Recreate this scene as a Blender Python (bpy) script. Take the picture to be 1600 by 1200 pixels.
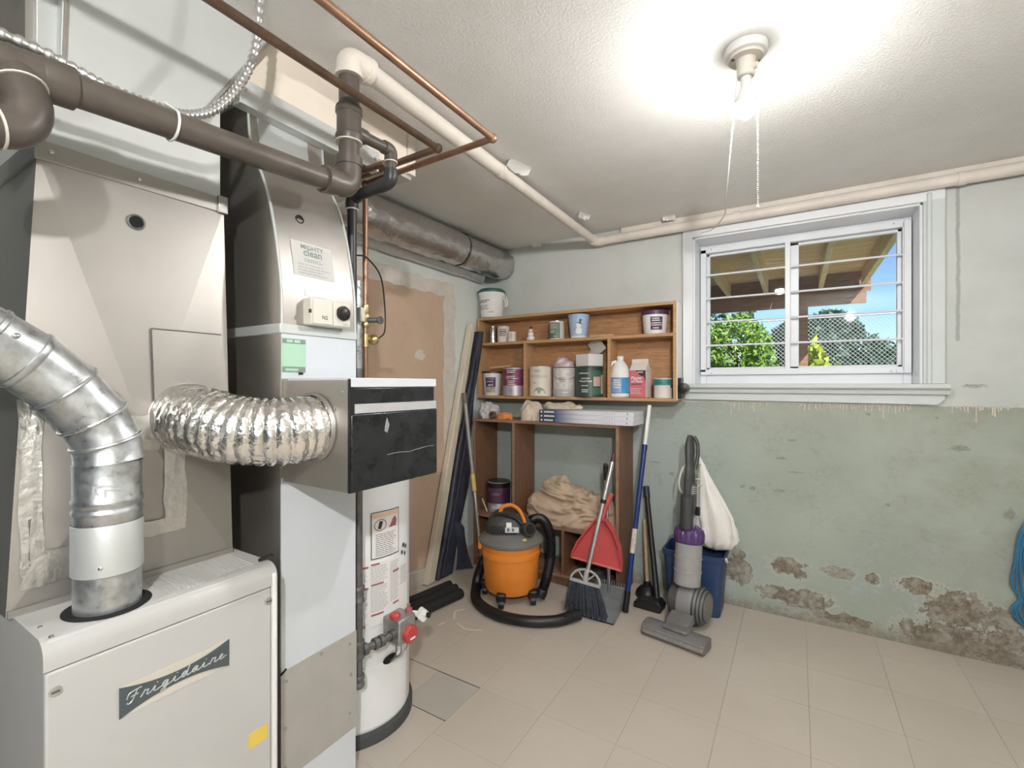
import bpy, math, random
from mathutils import Vector, Matrix, noise
# ---------------------------------------------------------------- camera, world, sun, exposure
scn = bpy.context.scene
for o in list(bpy.data.objects): bpy.data.objects.remove(o)
COL = scn.collection
cam_d = bpy.data.cameras.new('camera'); cam = bpy.data.objects.new('camera', cam_d); COL.objects.link(cam)
cam_d.sensor_width = 36.0; cam_d.lens = 36.0*728/1600; cam_d.clip_start = 0.02
cam.location = (0, 0, 1.25); cam.rotation_euler = (math.radians(90), 0, math.radians(31.436))
scn.camera = cam
vs = scn.view_settings
vs.view_transform = 'Standard'; vs.look = 'None'; vs.gamma = 1.0; vs.use_curve_mapping = False
vs.exposure = 0.40
BULB = 620.0; BULB_FILL = 2350.0
w = bpy.data.worlds.new('sky'); scn.world = w; w.use_nodes = True
wn = w.node_tree.nodes; wl = w.node_tree.links
sky = wn.new('ShaderNodeTexSky'); sky.sky_type = 'NISHITA'; sky.sun_disc = False
sky.sun_elevation = math.radians(48); sky.sun_rotation = math.radians(150); sky.air_density = 0.8; sky.dust_density = 0.0; sky.ozone_density = 5.0
wl.new(sky.outputs[0], wn['Background'].inputs[0]); wn['Background'].inputs[1].default_value = 0.15
sun_d = bpy.data.lights.new('sun', 'SUN'); sun_d.energy = 8.0; sun_d.angle = 0.01; sun_d.color = (1, .95, .86)
sun = bpy.data.objects.new('sun', sun_d); COL.objects.link(sun); sun.location = (4, 4, 9)
sun.rotation_euler = Vector((-0.55, 0.55, -0.75)).to_track_quat('-Z', 'Y').to_euler()

# ---------------------------------------------------------------- materials
MATS = {}
def nodes(m): return m.node_tree.nodes, m.node_tree.links
def mat(name, col, rough=.6, metal=0., var=0., vscale=8., bump=0., bscale=60., spec=.5, stretch=None, emit=None, alpha=1., trans=0., var2=None, coat=0., rvar=0.):
    if name in MATS: return MATS[name]
    m = bpy.data.materials.new(name); m.use_nodes = True; n, l = nodes(m)
    b = n['Principled BSDF']
    b.inputs['Base Color'].default_value = (*col, 1); b.inputs['Roughness'].default_value = rough
    b.inputs['Metallic'].default_value = metal; b.inputs['Specular IOR Level'].default_value = spec
    b.inputs['Coat Weight'].default_value = coat
    if trans: b.inputs['Transmission Weight'].default_value = trans
    if alpha < 1: b.inputs['Alpha'].default_value = alpha
    if emit: b.inputs['Emission Color'].default_value = (*emit[:3], 1); b.inputs['Emission Strength'].default_value = emit[3]
    if var or bump or rvar:
        tc = n.new('ShaderNodeTexCoord'); src = tc.outputs['Object']
        if stretch:
            mp = n.new('ShaderNodeMapping'); mp.inputs['Scale'].default_value = stretch; l.new(src, mp.inputs[0]); src = mp.outputs[0]
        if var or rvar:
            t = n.new('ShaderNodeTexNoise'); t.inputs['Scale'].default_value = vscale; t.inputs['Detail'].default_value = 6; t.inputs['Roughness'].default_value = .65
            l.new(src, t.inputs['Vector'])
            if var:
                r = n.new('ShaderNodeValToRGB'); e = r.color_ramp.elements
                lo = var2 if var2 else tuple(max(0, c*(1-var)) for c in col); hi = tuple(min(1, c*(1+var*.6)) for c in col)
                e[0].position = .32; e[0].color = (*lo, 1); e[1].position = .66; e[1].color = (*hi, 1)
                l.new(t.outputs[0], r.inputs[0]); l.new(r.outputs[0], b.inputs['Base Color'])
            if rvar:
                mr = n.new('ShaderNodeMapRange'); mr.inputs[1].default_value = .3; mr.inputs[2].default_value = .7
                mr.inputs[3].default_value = max(0.03, rough-rvar); mr.inputs[4].default_value = min(1, rough+rvar)
                l.new(t.outputs[0], mr.inputs[0]); l.new(mr.outputs[0], b.inputs['Roughness'])
        if bump:
            t2 = n.new('ShaderNodeTexNoise'); t2.inputs['Scale'].default_value = bscale; t2.inputs['Detail'].default_value = 4
            l.new(src, t2.inputs['Vector'])
            bp = n.new('ShaderNodeBump'); bp.inputs['Strength'].default_value = bump; bp.inputs['Distance'].default_value = .004
            l.new(t2.outputs[0], bp.inputs['Height']); l.new(bp.outputs[0], b.inputs['Normal'])
    MATS[name] = m
    return m

galv = mat('galvanised_sheet', (.47, .445, .415), .45, .94, .06, 4, .015, 9, rvar=.04)
galv_d = mat('galvanised_flue', (.60, .62, .63), .36, .88, .20, 46, .06, 70, rvar=.14)
galv_w = mat('pale_galvanised_sheet', (.62, .64, .63), .5, .45, .04, 4, .02, 9)
foil = mat('foil_duct', (.92, .90, .87), .24, 1.0, .04, 30, .7, 90)
foil_g = mat('grey_foil_sleeve', (.58, .57, .56), .26, .95, .08, 18, .9, 75)
tape = mat('foil_tape', (.66, .64, .61), .30, .9, .12, 22, .6, 60)
furn = mat('furnace_enamel', (.52, .515, .50), .38, 0, .04, 3)
ductw = mat('white_enamel', (.64, .67, .71), .40, 0, .04, 3)
panelg = mat('grey_panel', (.46, .44, .41), .5, .25, .06, 12)
heatw = mat('heater_enamel', (.84, .845, .86), .32, 0, .03, 4)
dark = mat('black_plastic', (.012, .012, .013), .38)
blackp = mat('scuffed_black_panel', (.018, .019, .021), .30, 0, .6, 14, .1, 30, rvar=.12)
darkhole = mat('dark_opening', (.006, .006, .006), .9)
abs_ = mat('brown_drain_plastic', (.10, .084, .070), .40, 0, .30, 9, .05, 60)
abs_b = mat('dark_drain_plastic', (.03, .03, .032), .4, 0, .2, 9)
pvcw = mat('painted_white_pipe', (.74, .68, .61), .5, 0, .10, 7, .1, 40)
copper = mat('aged_copper', (.40, .235, .155), .42, .75, .25, 16)
copper_d = mat('dull_copper', (.25, .165, .12), .45, .7, .3, 16)
brass = mat('brass', (.62, .48, .24), .3, .9, .2, 30)
iron = mat('grey_gas_pipe', (.16, .155, .15), .5, .5, .3, 30, .1, 90)
steel = mat('steel', (.62, .62, .62), .25, 1.)
alu = mat('brushed_aluminium', (.70, .69, .68), .32, .9)
white = mat('white_plastic', (.80, .79, .77), .4)
cream = mat('cream_plastic', (.70, .66, .58), .45)
paper = mat('white_paper', (.78, .77, .76), .7)
stick_p = mat('sticker_paper', (.58, .57, .55), .75)
ink = mat('dark_ink', (.04, .04, .045), .7)
inkg = mat('grey_ink', (.33, .33, .34), .7)
inkr = mat('red_ink', (.36, .11, .12), .7)
greenp = mat('green_sticker', (.40, .62, .46), .6)
greyg = mat('grey_green_print', (.20, .27, .23), .6)
trimw = mat('white_window_paint', (.80, .82, .85), .35, 0, .03, 5)
trimg = mat('painted_trim', (.62, .66, .65), .45, 0, .05, 6)
bulkm = mat('bulkhead_board', (.86, .77, .67), .8, 0, .05, 3)
compound = mat('joint_compound', (.66, .62, .55), .85, 0, .10, 14, .2, 40)
drywall = mat('bare_drywall_paper', (.58, .425, .31), .85, 0, .08, 5, .05, 60)
basem = mat('painted_baseboard', (.55, .50, .43), .6, 0, .1, 9)
def wood(name, c, scale=(1.2, 14, 14), var=.28):
    return mat(name, c, .5, 0, var, 5, .08, 20, stretch=scale)
oak = wood('orange_plywood', (.46, .245, .115), (3, 18, 18))
oak_e = wood('plywood_edge', (.50, .30, .15), (2, 12, 22), .2)
lam = wood('brown_laminate', (.21, .105, .058), (16, 16, 1.2), .25)
lam_e = wood('laminate_edge', (.30, .18, .12), (2, 10, 10), .2)
deckw = wood('deck_board_wood', (.68, .48, .25), (1.0, 10, 10), .3)
joistw = wood('joist_wood', (.72, .56, .37), (10, 1.0, 10), .25)
beamw = wood('stained_beam_wood', (.30, .165, .115), (1.0, 9, 9), .3)
navy = mat('navy_plastic', (.022, .05, .13), .4)
navy_f = mat('navy_cover_fabric', (.038, .043, .062), .5, 0, .3, 12, .3, 40)
orange = mat('orange_plastic', (.80, .26, .035), .42, 0, .06, 6)
greyp = mat('charcoal_plastic', (.05, .052, .052), .5, 0, .2, 14)
greym = mat('mid_grey_plastic', (.17, .165, .16), .42, 0, .15, 14)
hosem = mat('ribbed_black_hose', (.009, .009, .010), .42)
foam = mat('black_foam', (.012, .012, .012), .7, bump=.4, bscale=200)
red = mat('red_plastic', (.58, .085, .085), .45, 0, .06, 8)
bluep = mat('blue_pole_paint', (.012, .035, .16), .32, 0, .2, 20)
bristle = mat('blue_grey_bristle', (.055, .065, .085), .6, 0, .4, 30)
greyclear = mat('translucent_grey_plastic', (.24, .25, .26), .3, 0, .15, 12)
purple = mat('purple_plastic', (.085, .04, .15), .35)
bincl = mat('dusty_clear_bin', (.34, .335, .335), .22, 0, .12, 9, coat=.4)
woodh = wood('pale_wood_handle', (.55, .37, .22), (10, 10, 1.5), .2)
rubber = mat('black_rubber', (.012, .011, .011), .45)
canvas = mat('beige_canvas', (.58, .44, .32), .9, 0, .10, 7, .25, 90)
rag = mat('cream_rag', (.64, .56, .45), .9, 0, .12, 9, .25, 90)
bagm = mat('white_bag_film', (.82, .80, .76), .38, 0, .05, 9, .2, 30)
glove = mat('orange_glove_fabric', (.72, .27, .07), .8, 0, .15, 20, .3, 90)
bluec = mat('blue_cord', (.03, .16, .30), .45)
tin = mat('bare_tin', (.55, .52, .50), .28, 1., .15, 12)
lidm = mat('dark_can_lid', (.10, .09, .085), .4, .6, .4, 20)
purl = mat('purple_label', (.085, .035, .10), .45, 0, .3, 25)
magl = mat('magenta_label', (.24, .055, .13), .4, 0, .3, 16)
grnl = mat('dark_green_label', (.035, .065, .05), .4, 0, .3, 20)
grnb = mat('green_label_block', (.06, .14, .085), .45)
teall = mat('teal_label', (.05, .24, .25), .4, 0, .4, 30)
bluel = mat('bright_blue_label', (.06, .30, .56), .4, 0, .25, 12)
bluel2 = mat('pale_blue_label', (.30, .40, .62), .45, 0, .3, 22)
pinkl = mat('pink_carton', (.66, .17, .20), .55, 0, .10, 14)
dkl = mat('dark_label', (.06, .045, .045), .5)
creaml = mat('cream_label', (.72, .67, .58), .5, 0, .06, 8)
oliv = mat('olive_print', (.40, .40, .28), .5, 0, .3, 30)
sage = mat('sage_print', (.30, .38, .27), .5, 0, .3, 20)
pailb = mat('pale_blue_pail', (.40, .53, .74), .45, 0, .10, 9)
greenlid = mat('green_lid', (.03, .12, .085), .45)
skinp = mat('pinkish_print', (.58, .40, .34), .5)
yellowl = mat('yellow_tag', (.75, .55, .10), .5)
greyl = mat('grey_switch_plate', (.45, .45, .45), .4)
leafm = [mat('leaf_green_%d' % i, c, .55, 0, .35, 3) for i, c in enumerate(((.20, .34, .055), (.11, .22, .04), (.05, .10, .055), (.035, .075, .05), (.42, .50, .08)))]
for m_ in leafm: m_.node_tree.nodes['Principled BSDF'].inputs['Subsurface Weight'].default_value = .0
bark = mat('bark', (.10, .07, .05), .9)
grass = mat('lawn', (.10, .16, .04), .9, 0, .4, 6)
wire = mat('galvanised_wire', (.62, .63, .63), .45, .3)

def glass_mat():
    m = bpy.data.materials.new('window_glass'); m.use_nodes = True; n, l = nodes(m)
    n.remove(n['Principled BSDF']); out = n['Material Output']
    tr = n.new('ShaderNodeBsdfTransparent'); gl = n.new('ShaderNodeBsdfGlossy'); gl.inputs['Roughness'].default_value = .02
    tr.inputs[0].default_value = (.96, .98, .97, 1)
    fr = n.new('ShaderNodeFresnel'); fr.inputs[0].default_value = 1.45
    mx = n.new('ShaderNodeMixShader'); l.new(fr.outputs[0], mx.inputs[0]); l.new(tr.outputs[0], mx.inputs[1]); l.new(gl.outputs[0], mx.inputs[2])
    l.new(mx.outputs[0], out.inputs[0]); return m
glass = glass_mat()

class NT:   # small helper for longer node graphs
    def __init__(s, m): s.n, s.l = nodes(m); s.b = s.n['Principled BSDF']
    def new(s, t, **k):
        x = s.n.new(t)
        for a, v in k.items(): setattr(x, a, v)
        return x
    def put(s, sock, v):
        if hasattr(v, 'links'): s.l.new(v, sock)
        else: sock.default_value = v
    def math(s, op, a, b=0., c=0., clamp=False):
        x = s.n.new('ShaderNodeMath'); x.operation = op; x.use_clamp = clamp
        s.put(x.inputs[0], a); s.put(x.inputs[1], b); s.put(x.inputs[2], c); return x.outputs[0]
    def mix(s, f, a, b):
        x = s.n.new('ShaderNodeMix'); x.data_type = 'RGBA'
        s.put(x.inputs[0], f); s.put(x.inputs[6], a if hasattr(a, 'links') else (*a, 1)); s.put(x.inputs[7], b if hasattr(b, 'links') else (*b, 1)); return x.outputs[2]
    def noise(s, vec, scale, detail=5, rough=.6):
        x = s.n.new('ShaderNodeTexNoise'); x.inputs['Scale'].default_value = scale; x.inputs['Detail'].default_value = detail; x.inputs['Roughness'].default_value = rough
        s.l.new(vec, x.inputs['Vector']); return x.outputs[0]
    def smooth(s, v, a, b, lo=0., hi=1.):
        x = s.n.new('ShaderNodeMapRange'); x.interpolation_type = 'SMOOTHSTEP'
        for i, k in enumerate((v, a, b, lo, hi)): s.put(x.inputs[i], k)
        return x.outputs[0]

def wall_window_mat():
    m = bpy.data.materials.new('old_green_concrete_paint'); m.use_nodes = True; t = NT(m)
    tc = t.new('ShaderNodeTexCoord'); P = tc.outputs['Object']
    sx = t.new('ShaderNodeSeparateXYZ'); t.l.new(P, sx.inputs[0]); X, Z = sx.outputs[0], sx.outputs[2]
    n1 = t.noise(P, 2.2, 4); n2 = t.noise(P, 14, 6, .7); n3 = t.noise(P, 45, 6, .75); n4 = t.noise(P, 5.5, 5, .6); n5 = t.noise(P, 120, 5, .7)
    up = t.mix(t.smooth(n1, .35, .65), (.53, .555, .53), (.60, .62, .60))
    lo1 = t.mix(t.smooth(n1, .3, .7), (.335, .38, .32), (.40, .445, .38))
    blue = t.smooth(X, -.75, .05, 1., 0.)
    lo1 = t.mix(t.math('MULTIPLY', blue, .7), lo1, (.43, .50, .485))
    dirty = t.math('MULTIPLY', t.smooth(X, .05, .9), t.smooth(n4, .38, .62))
    lo = t.mix(t.math('MULTIPLY', dirty, .55), lo1, (.30, .31, .25))
    bl = t.math('MULTIPLY', t.smooth(n4, .50, .66), t.smooth(Z, .2, .7, .7, 0.))
    lo = t.mix(bl, lo, (.40, .46, .46))
    topd = t.math('MULTIPLY', t.smooth(Z, .90, 1.16), t.smooth(n2, .35, .65, .35, .9))
    lo = t.mix(t.math('MULTIPLY', topd, .55), lo, (.33, .32, .26))
    edge = t.math('ADD', 1.145, t.math('MULTIPLY', t.math('SUBTRACT', n2, .5), .02))
    isup = t.math('GREATER_THAN', Z, edge)
    c = t.mix(isup, lo, up)
    # damp mould and peeling patches, each with its own place on the wall
    S = [(-.015, .115, .17, .055), (-.05, .27, .10, .05), (.0, .25, .05, .035), (.176, .285, .06, .03), (.317, .285, .03, .035), (.62, .21, .13, .085), (.49, .285, .075, .045),
         (.60, .07, .22, .075), (.86, .08, .25, .09), (-.285, .22, .07, .10), (.22, .055, .14, .03), (1.3, .1, .4, .1), (.78, .20, .07, .05)]
    G = [(-.26, .676, .016, .011), (-.212, .672, .022, .012), (-.074, .672, .035, .014), (-.41, .678, .014, .010), (-.43, .685, .008, .008), (.633, .955, .05, .016), (.56, 1.09, .014, .009),
         (.687, 1.241, .05, .012), (-.07, .85, .03, .009), (-.01, .78, .05, .006), (.806, .672, .025, .03), (.30, 1.10, .015, .01), (-.642, .71, .02, .012), (-.75, .77, .05, .006), (-.02, .95, .03, .008), (.38, .66, .012, .01)]
    dist = t.math('MULTIPLY', t.math('SUBTRACT', n2, .5), 2.6)
    dist3 = t.math('ADD', dist, t.math('MULTIPLY', t.math('SUBTRACT', n3, .5), 1.3))
    def blobs(L, dd):
        acc = None
        for (cx, cz, rx, rz) in L:
            a = t.math('DIVIDE', t.math('SUBTRACT', X, cx), rx); b = t.math('DIVIDE', t.math('SUBTRACT', Z, cz), rz)
            q = t.math('SQRT', t.math('ADD', t.math('MULTIPLY', a, a), t.math('MULTIPLY', b, b)))
            acc = q if acc is None else t.math('MINIMUM', acc, q)
        return t.math('ADD', acc, dd)
    d = blobs(S, dist3)
    halo = t.math('MULTIPLY', t.smooth(d, 1.25, .98), .6)
    c = t.mix(halo, c, (.52, .50, .44))
    body = t.smooth(d, .98, .80)
    brown = t.mix(t.smooth(n3, .40, .62), (.10, .075, .048), (.27, .22, .16))
    c = t.mix(t.math('MULTIPLY', body, t.smooth(n2, .34, .54, .30, .88)), c, brown)
    fl = t.math('MULTIPLY', t.smooth(n3, .60, .72), t.smooth(Z, 1.1, .2, .25, .6)); c = t.mix(fl, c, (.50, .51, .45))
    gr = t.math('MULTIPLY', t.smooth(n4, .46, .62), t.smooth(n3, .45, .65)); c = t.mix(t.math('MULTIPLY', gr, t.smooth(Z, 1.2, 1.1, 0., .45)), c, (.27, .26, .20))
    g = blobs(G, t.math('ADD', t.math('MULTIPLY', t.math('SUBTRACT', n3, .5), 3.2), t.math('MULTIPLY', t.math('SUBTRACT', n5, .5), 2.2)))
    c = t.mix(t.math('MULTIPLY', t.smooth(g, 1.0, .5), t.smooth(n5, .35, .6, .25, .75)), c, (.17, .18, .14))
    foot = t.math('MULTIPLY', t.smooth(Z, t.math('ADD', .05, t.math('MULTIPLY', n2, .08)), .0), t.smooth(n3, .35, .6, .35, .9))
    c = t.mix(foot, c, (.24, .20, .15))
    crack = t.math('ADD', t.math('ABSOLUTE', t.math('SUBTRACT', X, t.math('ADD', .632, t.math('MULTIPLY', t.math('SUBTRACT', n2, .5), .02)))), t.smooth(Z, 1.45, 1.40, 0., 1.))
    c = t.mix(t.math('MULTIPLY', t.smooth(crack, .010, .003), .8), c, (.33, .34, .31))
    t.l.new(c, t.b.inputs['Base Color']); t.b.inputs['Roughness'].default_value = .62
    bp = t.new('ShaderNodeBump'); bp.inputs['Strength'].default_value = .55; bp.inputs['Distance'].default_value = .006
    h = t.math('ADD', t.math('MULTIPLY', n3, .35), t.math('MULTIPLY', body, -.8)); h = t.math('ADD', h, t.math('MULTIPLY', isup, .5)); h = t.math('ADD', h, t.math('MULTIPLY', n2, .5))
    t.l.new(h, bp.inputs['Height']); t.l.new(bp.outputs[0], t.b.inputs['Normal'])
    return m

def ceiling_mat():
    m = bpy.data.materials.new('stippled_ceiling'); m.use_nodes = True; t = NT(m)
    tc = t.new('ShaderNodeTexCoord'); P = tc.outputs['Object']
    n1 = t.noise(P, 2.5, 4); n2 = t.noise(P, 110, 4, .65); n3 = t.noise(P, 260, 3, .6)
    c = t.mix(t.smooth(n1, .35, .65), (.80, .785, .76), (.85, .84, .82))
    c = t.mix(t.math('MULTIPLY', t.smooth(n2, .62, .75), .25), c, (.5, .46, .42))
    t.l.new(c, t.b.inputs['Base Color']); t.b.inputs['Roughness'].default_value = .85
    bp = t.new('ShaderNodeBump'); bp.inputs['Strength'].default_value = .38; bp.inputs['Distance'].default_value = .005
    t.l.new(t.math('ADD', t.smooth(n2, .40, .68), t.math('MULTIPLY', n3, .35)), bp.inputs['Height']); t.l.new(bp.outputs[0], t.b.inputs['Normal'])
    return m

def tile_mat(name, a, b, dirt=.4):
    m = bpy.data.materials.new(name); m.use_nodes = True; t = NT(m)
    g = t.new('ShaderNodeNewGeometry'); P = g.outputs['Position']
    mp = t.new('ShaderNodeMapping'); mp.inputs['Rotation'].default_value = (0, 0, .5); mp.inputs['Scale'].default_value = (1, 5, 1); t.l.new(P, mp.inputs[0])
    n1 = t.noise(P, 1.6, 4); n2 = t.noise(mp.outputs[0], 26, 5, .7); n3 = t.noise(P, 60, 4, .7)
    oi = t.new('ShaderNodeObjectInfo')
    c = t.mix(t.smooth(n1, .3, .7), a, b)
    c = t.mix(t.math('MULTIPLY', oi.outputs['Random'], .20), c, tuple(x*.86 for x in a))
    c = t.mix(t.math('MULTIPLY', t.smooth(n2, .56, .72), .35), c, tuple(x*.72 for x in a))
    c = t.mix(t.math('MULTIPLY', t.smooth(n3, .68, .78), dirt), c, tuple(x*.55 for x in a))
    t.l.new(c, t.b.inputs['Base Color']); t.b.inputs['Roughness'].default_value = .48
    return m
M_wall = wall_window_mat(); M_ceil = ceiling_mat()
M_tile = tile_mat('beige_floor_tile', (.51, .455, .385), (.55, .495, .425)); M_tile_g = tile_mat('worn_grey_floor_tile', (.43, .40, .35), (.50, .47, .42), .7)
M_slab = mat('floor_adhesive', (.34, .285, .23), .9, 0, .3, 8)
M_left = mat('pale_green_wall_paint', (.70, .73, .695), .65, 0, .07, 3, .15, 40)
M_dark = mat('dark_wall_for_reflections', (.045, .06, .064), .7, 0, .05, 3)  # dark tone given to unseen walls so the metal ducts reflect dark
M_back = mat('plain_wall_paint', (.60, .60, .56), .7, 0, .05, 3)

# ---------------------------------------------------------------- mesh builder
V = Vector
def catmull(pts, n=8):
    P = [V(p) for p in pts]; P = [2*P[0]-P[1]] + P + [2*P[-1]-P[-2]]; out = []
    for i in range(1, len(P)-2):
        a, b, c, d = P[i-1:i+3]
        for k in range(n):
            t = k/n; out.append(.5*((2*b)+(c-a)*t+(2*a-5*b+4*c-d)*t*t+(3*b-a-3*c+d)*t**3))
    out.append(P[-2]); return out
def fillet(pts, r, n=5):
    P = [V(p) for p in pts]; out = [P[0]]
    for i in range(1, len(P)-1):
        a = (P[i-1]-P[i]); b = (P[i+1]-P[i]); ra = min(r, a.length*.49); rb = min(r, b.length*.49)
        p0 = P[i]+a.normalized()*ra; p1 = P[i]+b.normalized()*rb
        for k in range(n+1):
            t = k/n; out.append(p0*(1-t)**2+P[i]*2*t*(1-t)+p1*t*t)
    out.append(P[-1]); return out
class MB:
    def __init__(s): s.v = []; s.f = []
    def add(s, vs, fs):
        o = len(s.v); s.v += [V(p) for p in vs]; s.f += [tuple(i+o for i in f) for f in fs]; return s
    def box(s, c, d, rz=0., R=None):
        x, y, z = d[0]/2, d[1]/2, d[2]/2
        R = R if R is not None else Matrix.Rotation(rz, 3, 'Z')
        vs = [V(c)+R@V((i*x, j*y, k*z)) for k in (-1, 1) for j in (-1, 1) for i in (-1, 1)]
        return s.add(vs, [(0, 2, 3, 1), (4, 5, 7, 6), (0, 1, 5, 4), (2, 6, 7, 3), (0, 4, 6, 2), (1, 3, 7, 5)])
    def bb(s, x0, x1, y0, y1, z0, z1): return s.box(((x0+x1)/2, (y0+y1)/2, (z0+z1)/2), (x1-x0, y1-y0, z1-z0))
    def ring(s, rings, closed=True, caps=(True, True), loop=False):
        o = len(s.v); n = len(rings[0])
        for r in rings: s.v += [V(p) for p in r]
        m = len(rings)
        for i in range(m-1+(1 if loop else 0)):
            for j in range(n if closed else n-1):
                a = o+i*n+j; b = o+i*n+(j+1) % n; c = o+((i+1) % m)*n+(j+1) % n; d = o+((i+1) % m)*n+j
                s.f.append((a, b, c, d))
        if caps[0] and closed and not loop: s.f.append(tuple(o+j for j in range(n-1, -1, -1)))
        if caps[1] and closed and not loop: s.f.append(tuple(o+(m-1)*n+j for j in range(n)))
        return s
    def tube(s, pts, r, n=12, caps=(True, True), flat=1., loop=False):
        P = [V(p) for p in pts]; m = len(P); rr = (list(r)+[r[-1]]*m)[:m] if isinstance(r, (list, tuple)) else [r]*m
        T = [((P[min(i+1, m-1)]-P[max(i-1, 0)]) if not loop else (P[(i+1) % m]-P[i-1])).normalized() for i in range(m)]
        u = T[0].orthogonal().normalized() if abs(T[0].z) > .9 else V((0, 0, 1)).cross(T[0]).normalized(); rings = []
        for i in range(m):
            u = (u-T[i]*u.dot(T[i])).normalized(); w_ = T[i].cross(u)
            rings.append([P[i]+(u*math.cos(2*math.pi*k/n)+w_*math.sin(2*math.pi*k/n)*flat)*rr[i] for k in range(n)])
        return s.ring(rings, caps=caps, loop=loop)
    def cyl(s, p0, p1, r0, r1=None, n=20, caps=(True, True)):
        return s.tube([p0, p1], [r0, r0 if r1 is None else r1], n, caps)
    def lathe(s, prof, c=(0, 0, 0), n=28, caps=(True, True), R=None, fn=None):
        rings = []
        for (r, z) in prof:
            rg = []
            for k in range(n):
                a = 2*math.pi*k/n; rk = r*(fn(a, z) if fn else 1); p = V((rk*math.cos(a), rk*math.sin(a), z))
                rg.append(V(c)+(R@p if R is not None else p))
            rings.append(rg)
        return s.ring(rings, caps=caps)
    def sphere(s, c, r, sc=(1, 1, 1), n=20, m=12, R=None):
        prof = [(max(1e-4, math.sin(math.pi*i/m)), -math.cos(math.pi*i/m)) for i in range(m+1)]
        rings = []
        for (q, z) in prof:
            rg = []
            for k in range(n):
                a = 2*math.pi*k/n; p = V((q*math.cos(a)*r*sc[0], q*math.sin(a)*r*sc[1], z*r*sc[2]))
                rg.append(V(c)+(R@p if R is not None else p))
            rings.append(rg)
        return s.ring(rings)
    def prism(s, poly, o, u, v, d):       # polygon in the (u, v) plane at o, swept by vector d
        o, u, v, d = V(o), V(u), V(v), V(d); n = len(poly)
        a = [o+u*p[0]+v*p[1] for p in poly]
        if u.cross(v).dot(d) < 0: a.reverse()
        vs = a+[p+d for p in a]
        return s.add(vs, [tuple(range(n-1, -1, -1)), tuple(range(n, 2*n))]+[(i, (i+1) % n, n+(i+1) % n, n+i) for i in range(n)])
    def bar(s, p0, p1, w, h, up=(0, 0, 1)):
        p0, p1 = V(p0), V(p1); t = (p1-p0).normalized(); b = t.cross(V(up)).normalized(); a = b.cross(t)
        q = [b*w/2+a*h/2, -b*w/2+a*h/2, -b*w/2-a*h/2, b*w/2-a*h/2]
        return s.ring([[p0+k for k in q], [p1+k for k in q]])
    def wrap(s, c, r, a0, a1, z0, z1, n=14, t=.0012, r1=None):     # label wrapped on a can, angles in degrees
        rings = []; r1 = r if r1 is None else r1
        for i in range(n+1):
            a = math.radians(a0+(a1-a0)*i/n); e = V((math.cos(a), math.sin(a), 0)); b = V(c)
            rings.append([b+e*(r-.001)+V((0, 0, z0)), b+e*(r+t)+V((0, 0, z0)), b+e*(r1+t)+V((0, 0, z1)), b+e*(r1-.001)+V((0, 0, z1))])
        return s.ring(rings)
    def text(s, txt, size, fn, shear=0., space=1., bold=0.):
        vs, fs = text_geo(txt, size, shear, space, bold); return s.add([fn(x, y) for x, y in vs], fs)
    def build(s, name, m, parent=None, smooth=35, bevel=0., loc=None, seg=2, label=None, cat=None, group=None, kind=None):
        me = bpy.data.meshes.new(name)
        if parent is not None: off = OFF[parent.name]
        elif loc is not None: off = V(loc)
        else:
            xs = [p.x for p in s.v]; ys = [p.y for p in s.v]; off = V(((min(xs)+max(xs))/2, (min(ys)+max(ys))/2, min(p.z for p in s.v)))
        me.from_pydata([tuple(p-off) for p in s.v], [], s.f); me.validate(); me.update()
        if smooth:
            me.shade_smooth(); me.set_sharp_from_angle(angle=math.radians(smooth))
        if isinstance(m, (list, tuple)):
            for q in m: me.materials.append(q)
        else: me.materials.append(m)
        o = bpy.data.objects.new(name, me); COL.objects.link(o); OFF[o.name] = off
        if parent is not None: o.parent = parent
        else: o.location = off
        if bevel:
            b = o.modifiers.new('edge', 'BEVEL'); b.width = bevel; b.segments = seg; b.limit_method = 'ANGLE'; b.angle_limit = math.radians(50)
        if parent is not None and not kind and name in PRINTS: kind = 'stuff'
        props(o, label, cat, group, kind); return o
PRINTS = {'lettering', 'small_print', 'label_print', 'label_headings', 'label_icons', 'print_bands', 'pale_print', 'white_lettering', 'size_lettering', 'dark_lettering', 'switch_marks', 'comb_teeth', 'pull_chain', 'printed_scarf', 'badge_script', 'printed_snowman'}
OFF = {}
def props(o, label=None, cat=None, group=None, kind=None):
    if label: o['label'] = label
    if cat: o['category'] = cat
    if group: o['group'] = group
    if kind: o['kind'] = kind
def thing(name, label, cat, loc, group=None, kind=None):
    o = bpy.data.objects.new(name, None); COL.objects.link(o); o.location = loc; o.empty_display_size = .05; OFF[o.name] = V(loc)
    props(o, label, cat, group, kind); return o
_tc = {}
def text_geo(txt, size, shear=0., space=1., bold=0.):
    k = (txt, shear, space, bold)
    if k not in _tc:
        cu = bpy.data.curves.new('lettering', 'FONT'); cu.body = txt; cu.size = 1; cu.shear = shear; cu.space_character = space; cu.resolution_u = 2; cu.offset = bold
        cu.align_x = 'CENTER'; cu.align_y = 'CENTER'
        ob = bpy.data.objects.new('lettering', cu); COL.objects.link(ob)
        dg = bpy.context.evaluated_depsgraph_get(); dg.update(); me = ob.evaluated_get(dg).to_mesh()
        _tc[k] = ([(p.co.x, p.co.y) for p in me.vertices], [tuple(f.vertices) for f in me.polygons])
        ob.evaluated_get(dg).to_mesh_clear(); bpy.data.objects.remove(ob); bpy.data.curves.remove(cu)
    vs, fs = _tc[k]; return [(x*size, y*size) for x, y in vs], fs
def plane_fn(o, u, v):
    o, u, v = V(o), V(u), V(v); return lambda x, y: o+u*x+v*y
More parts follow.
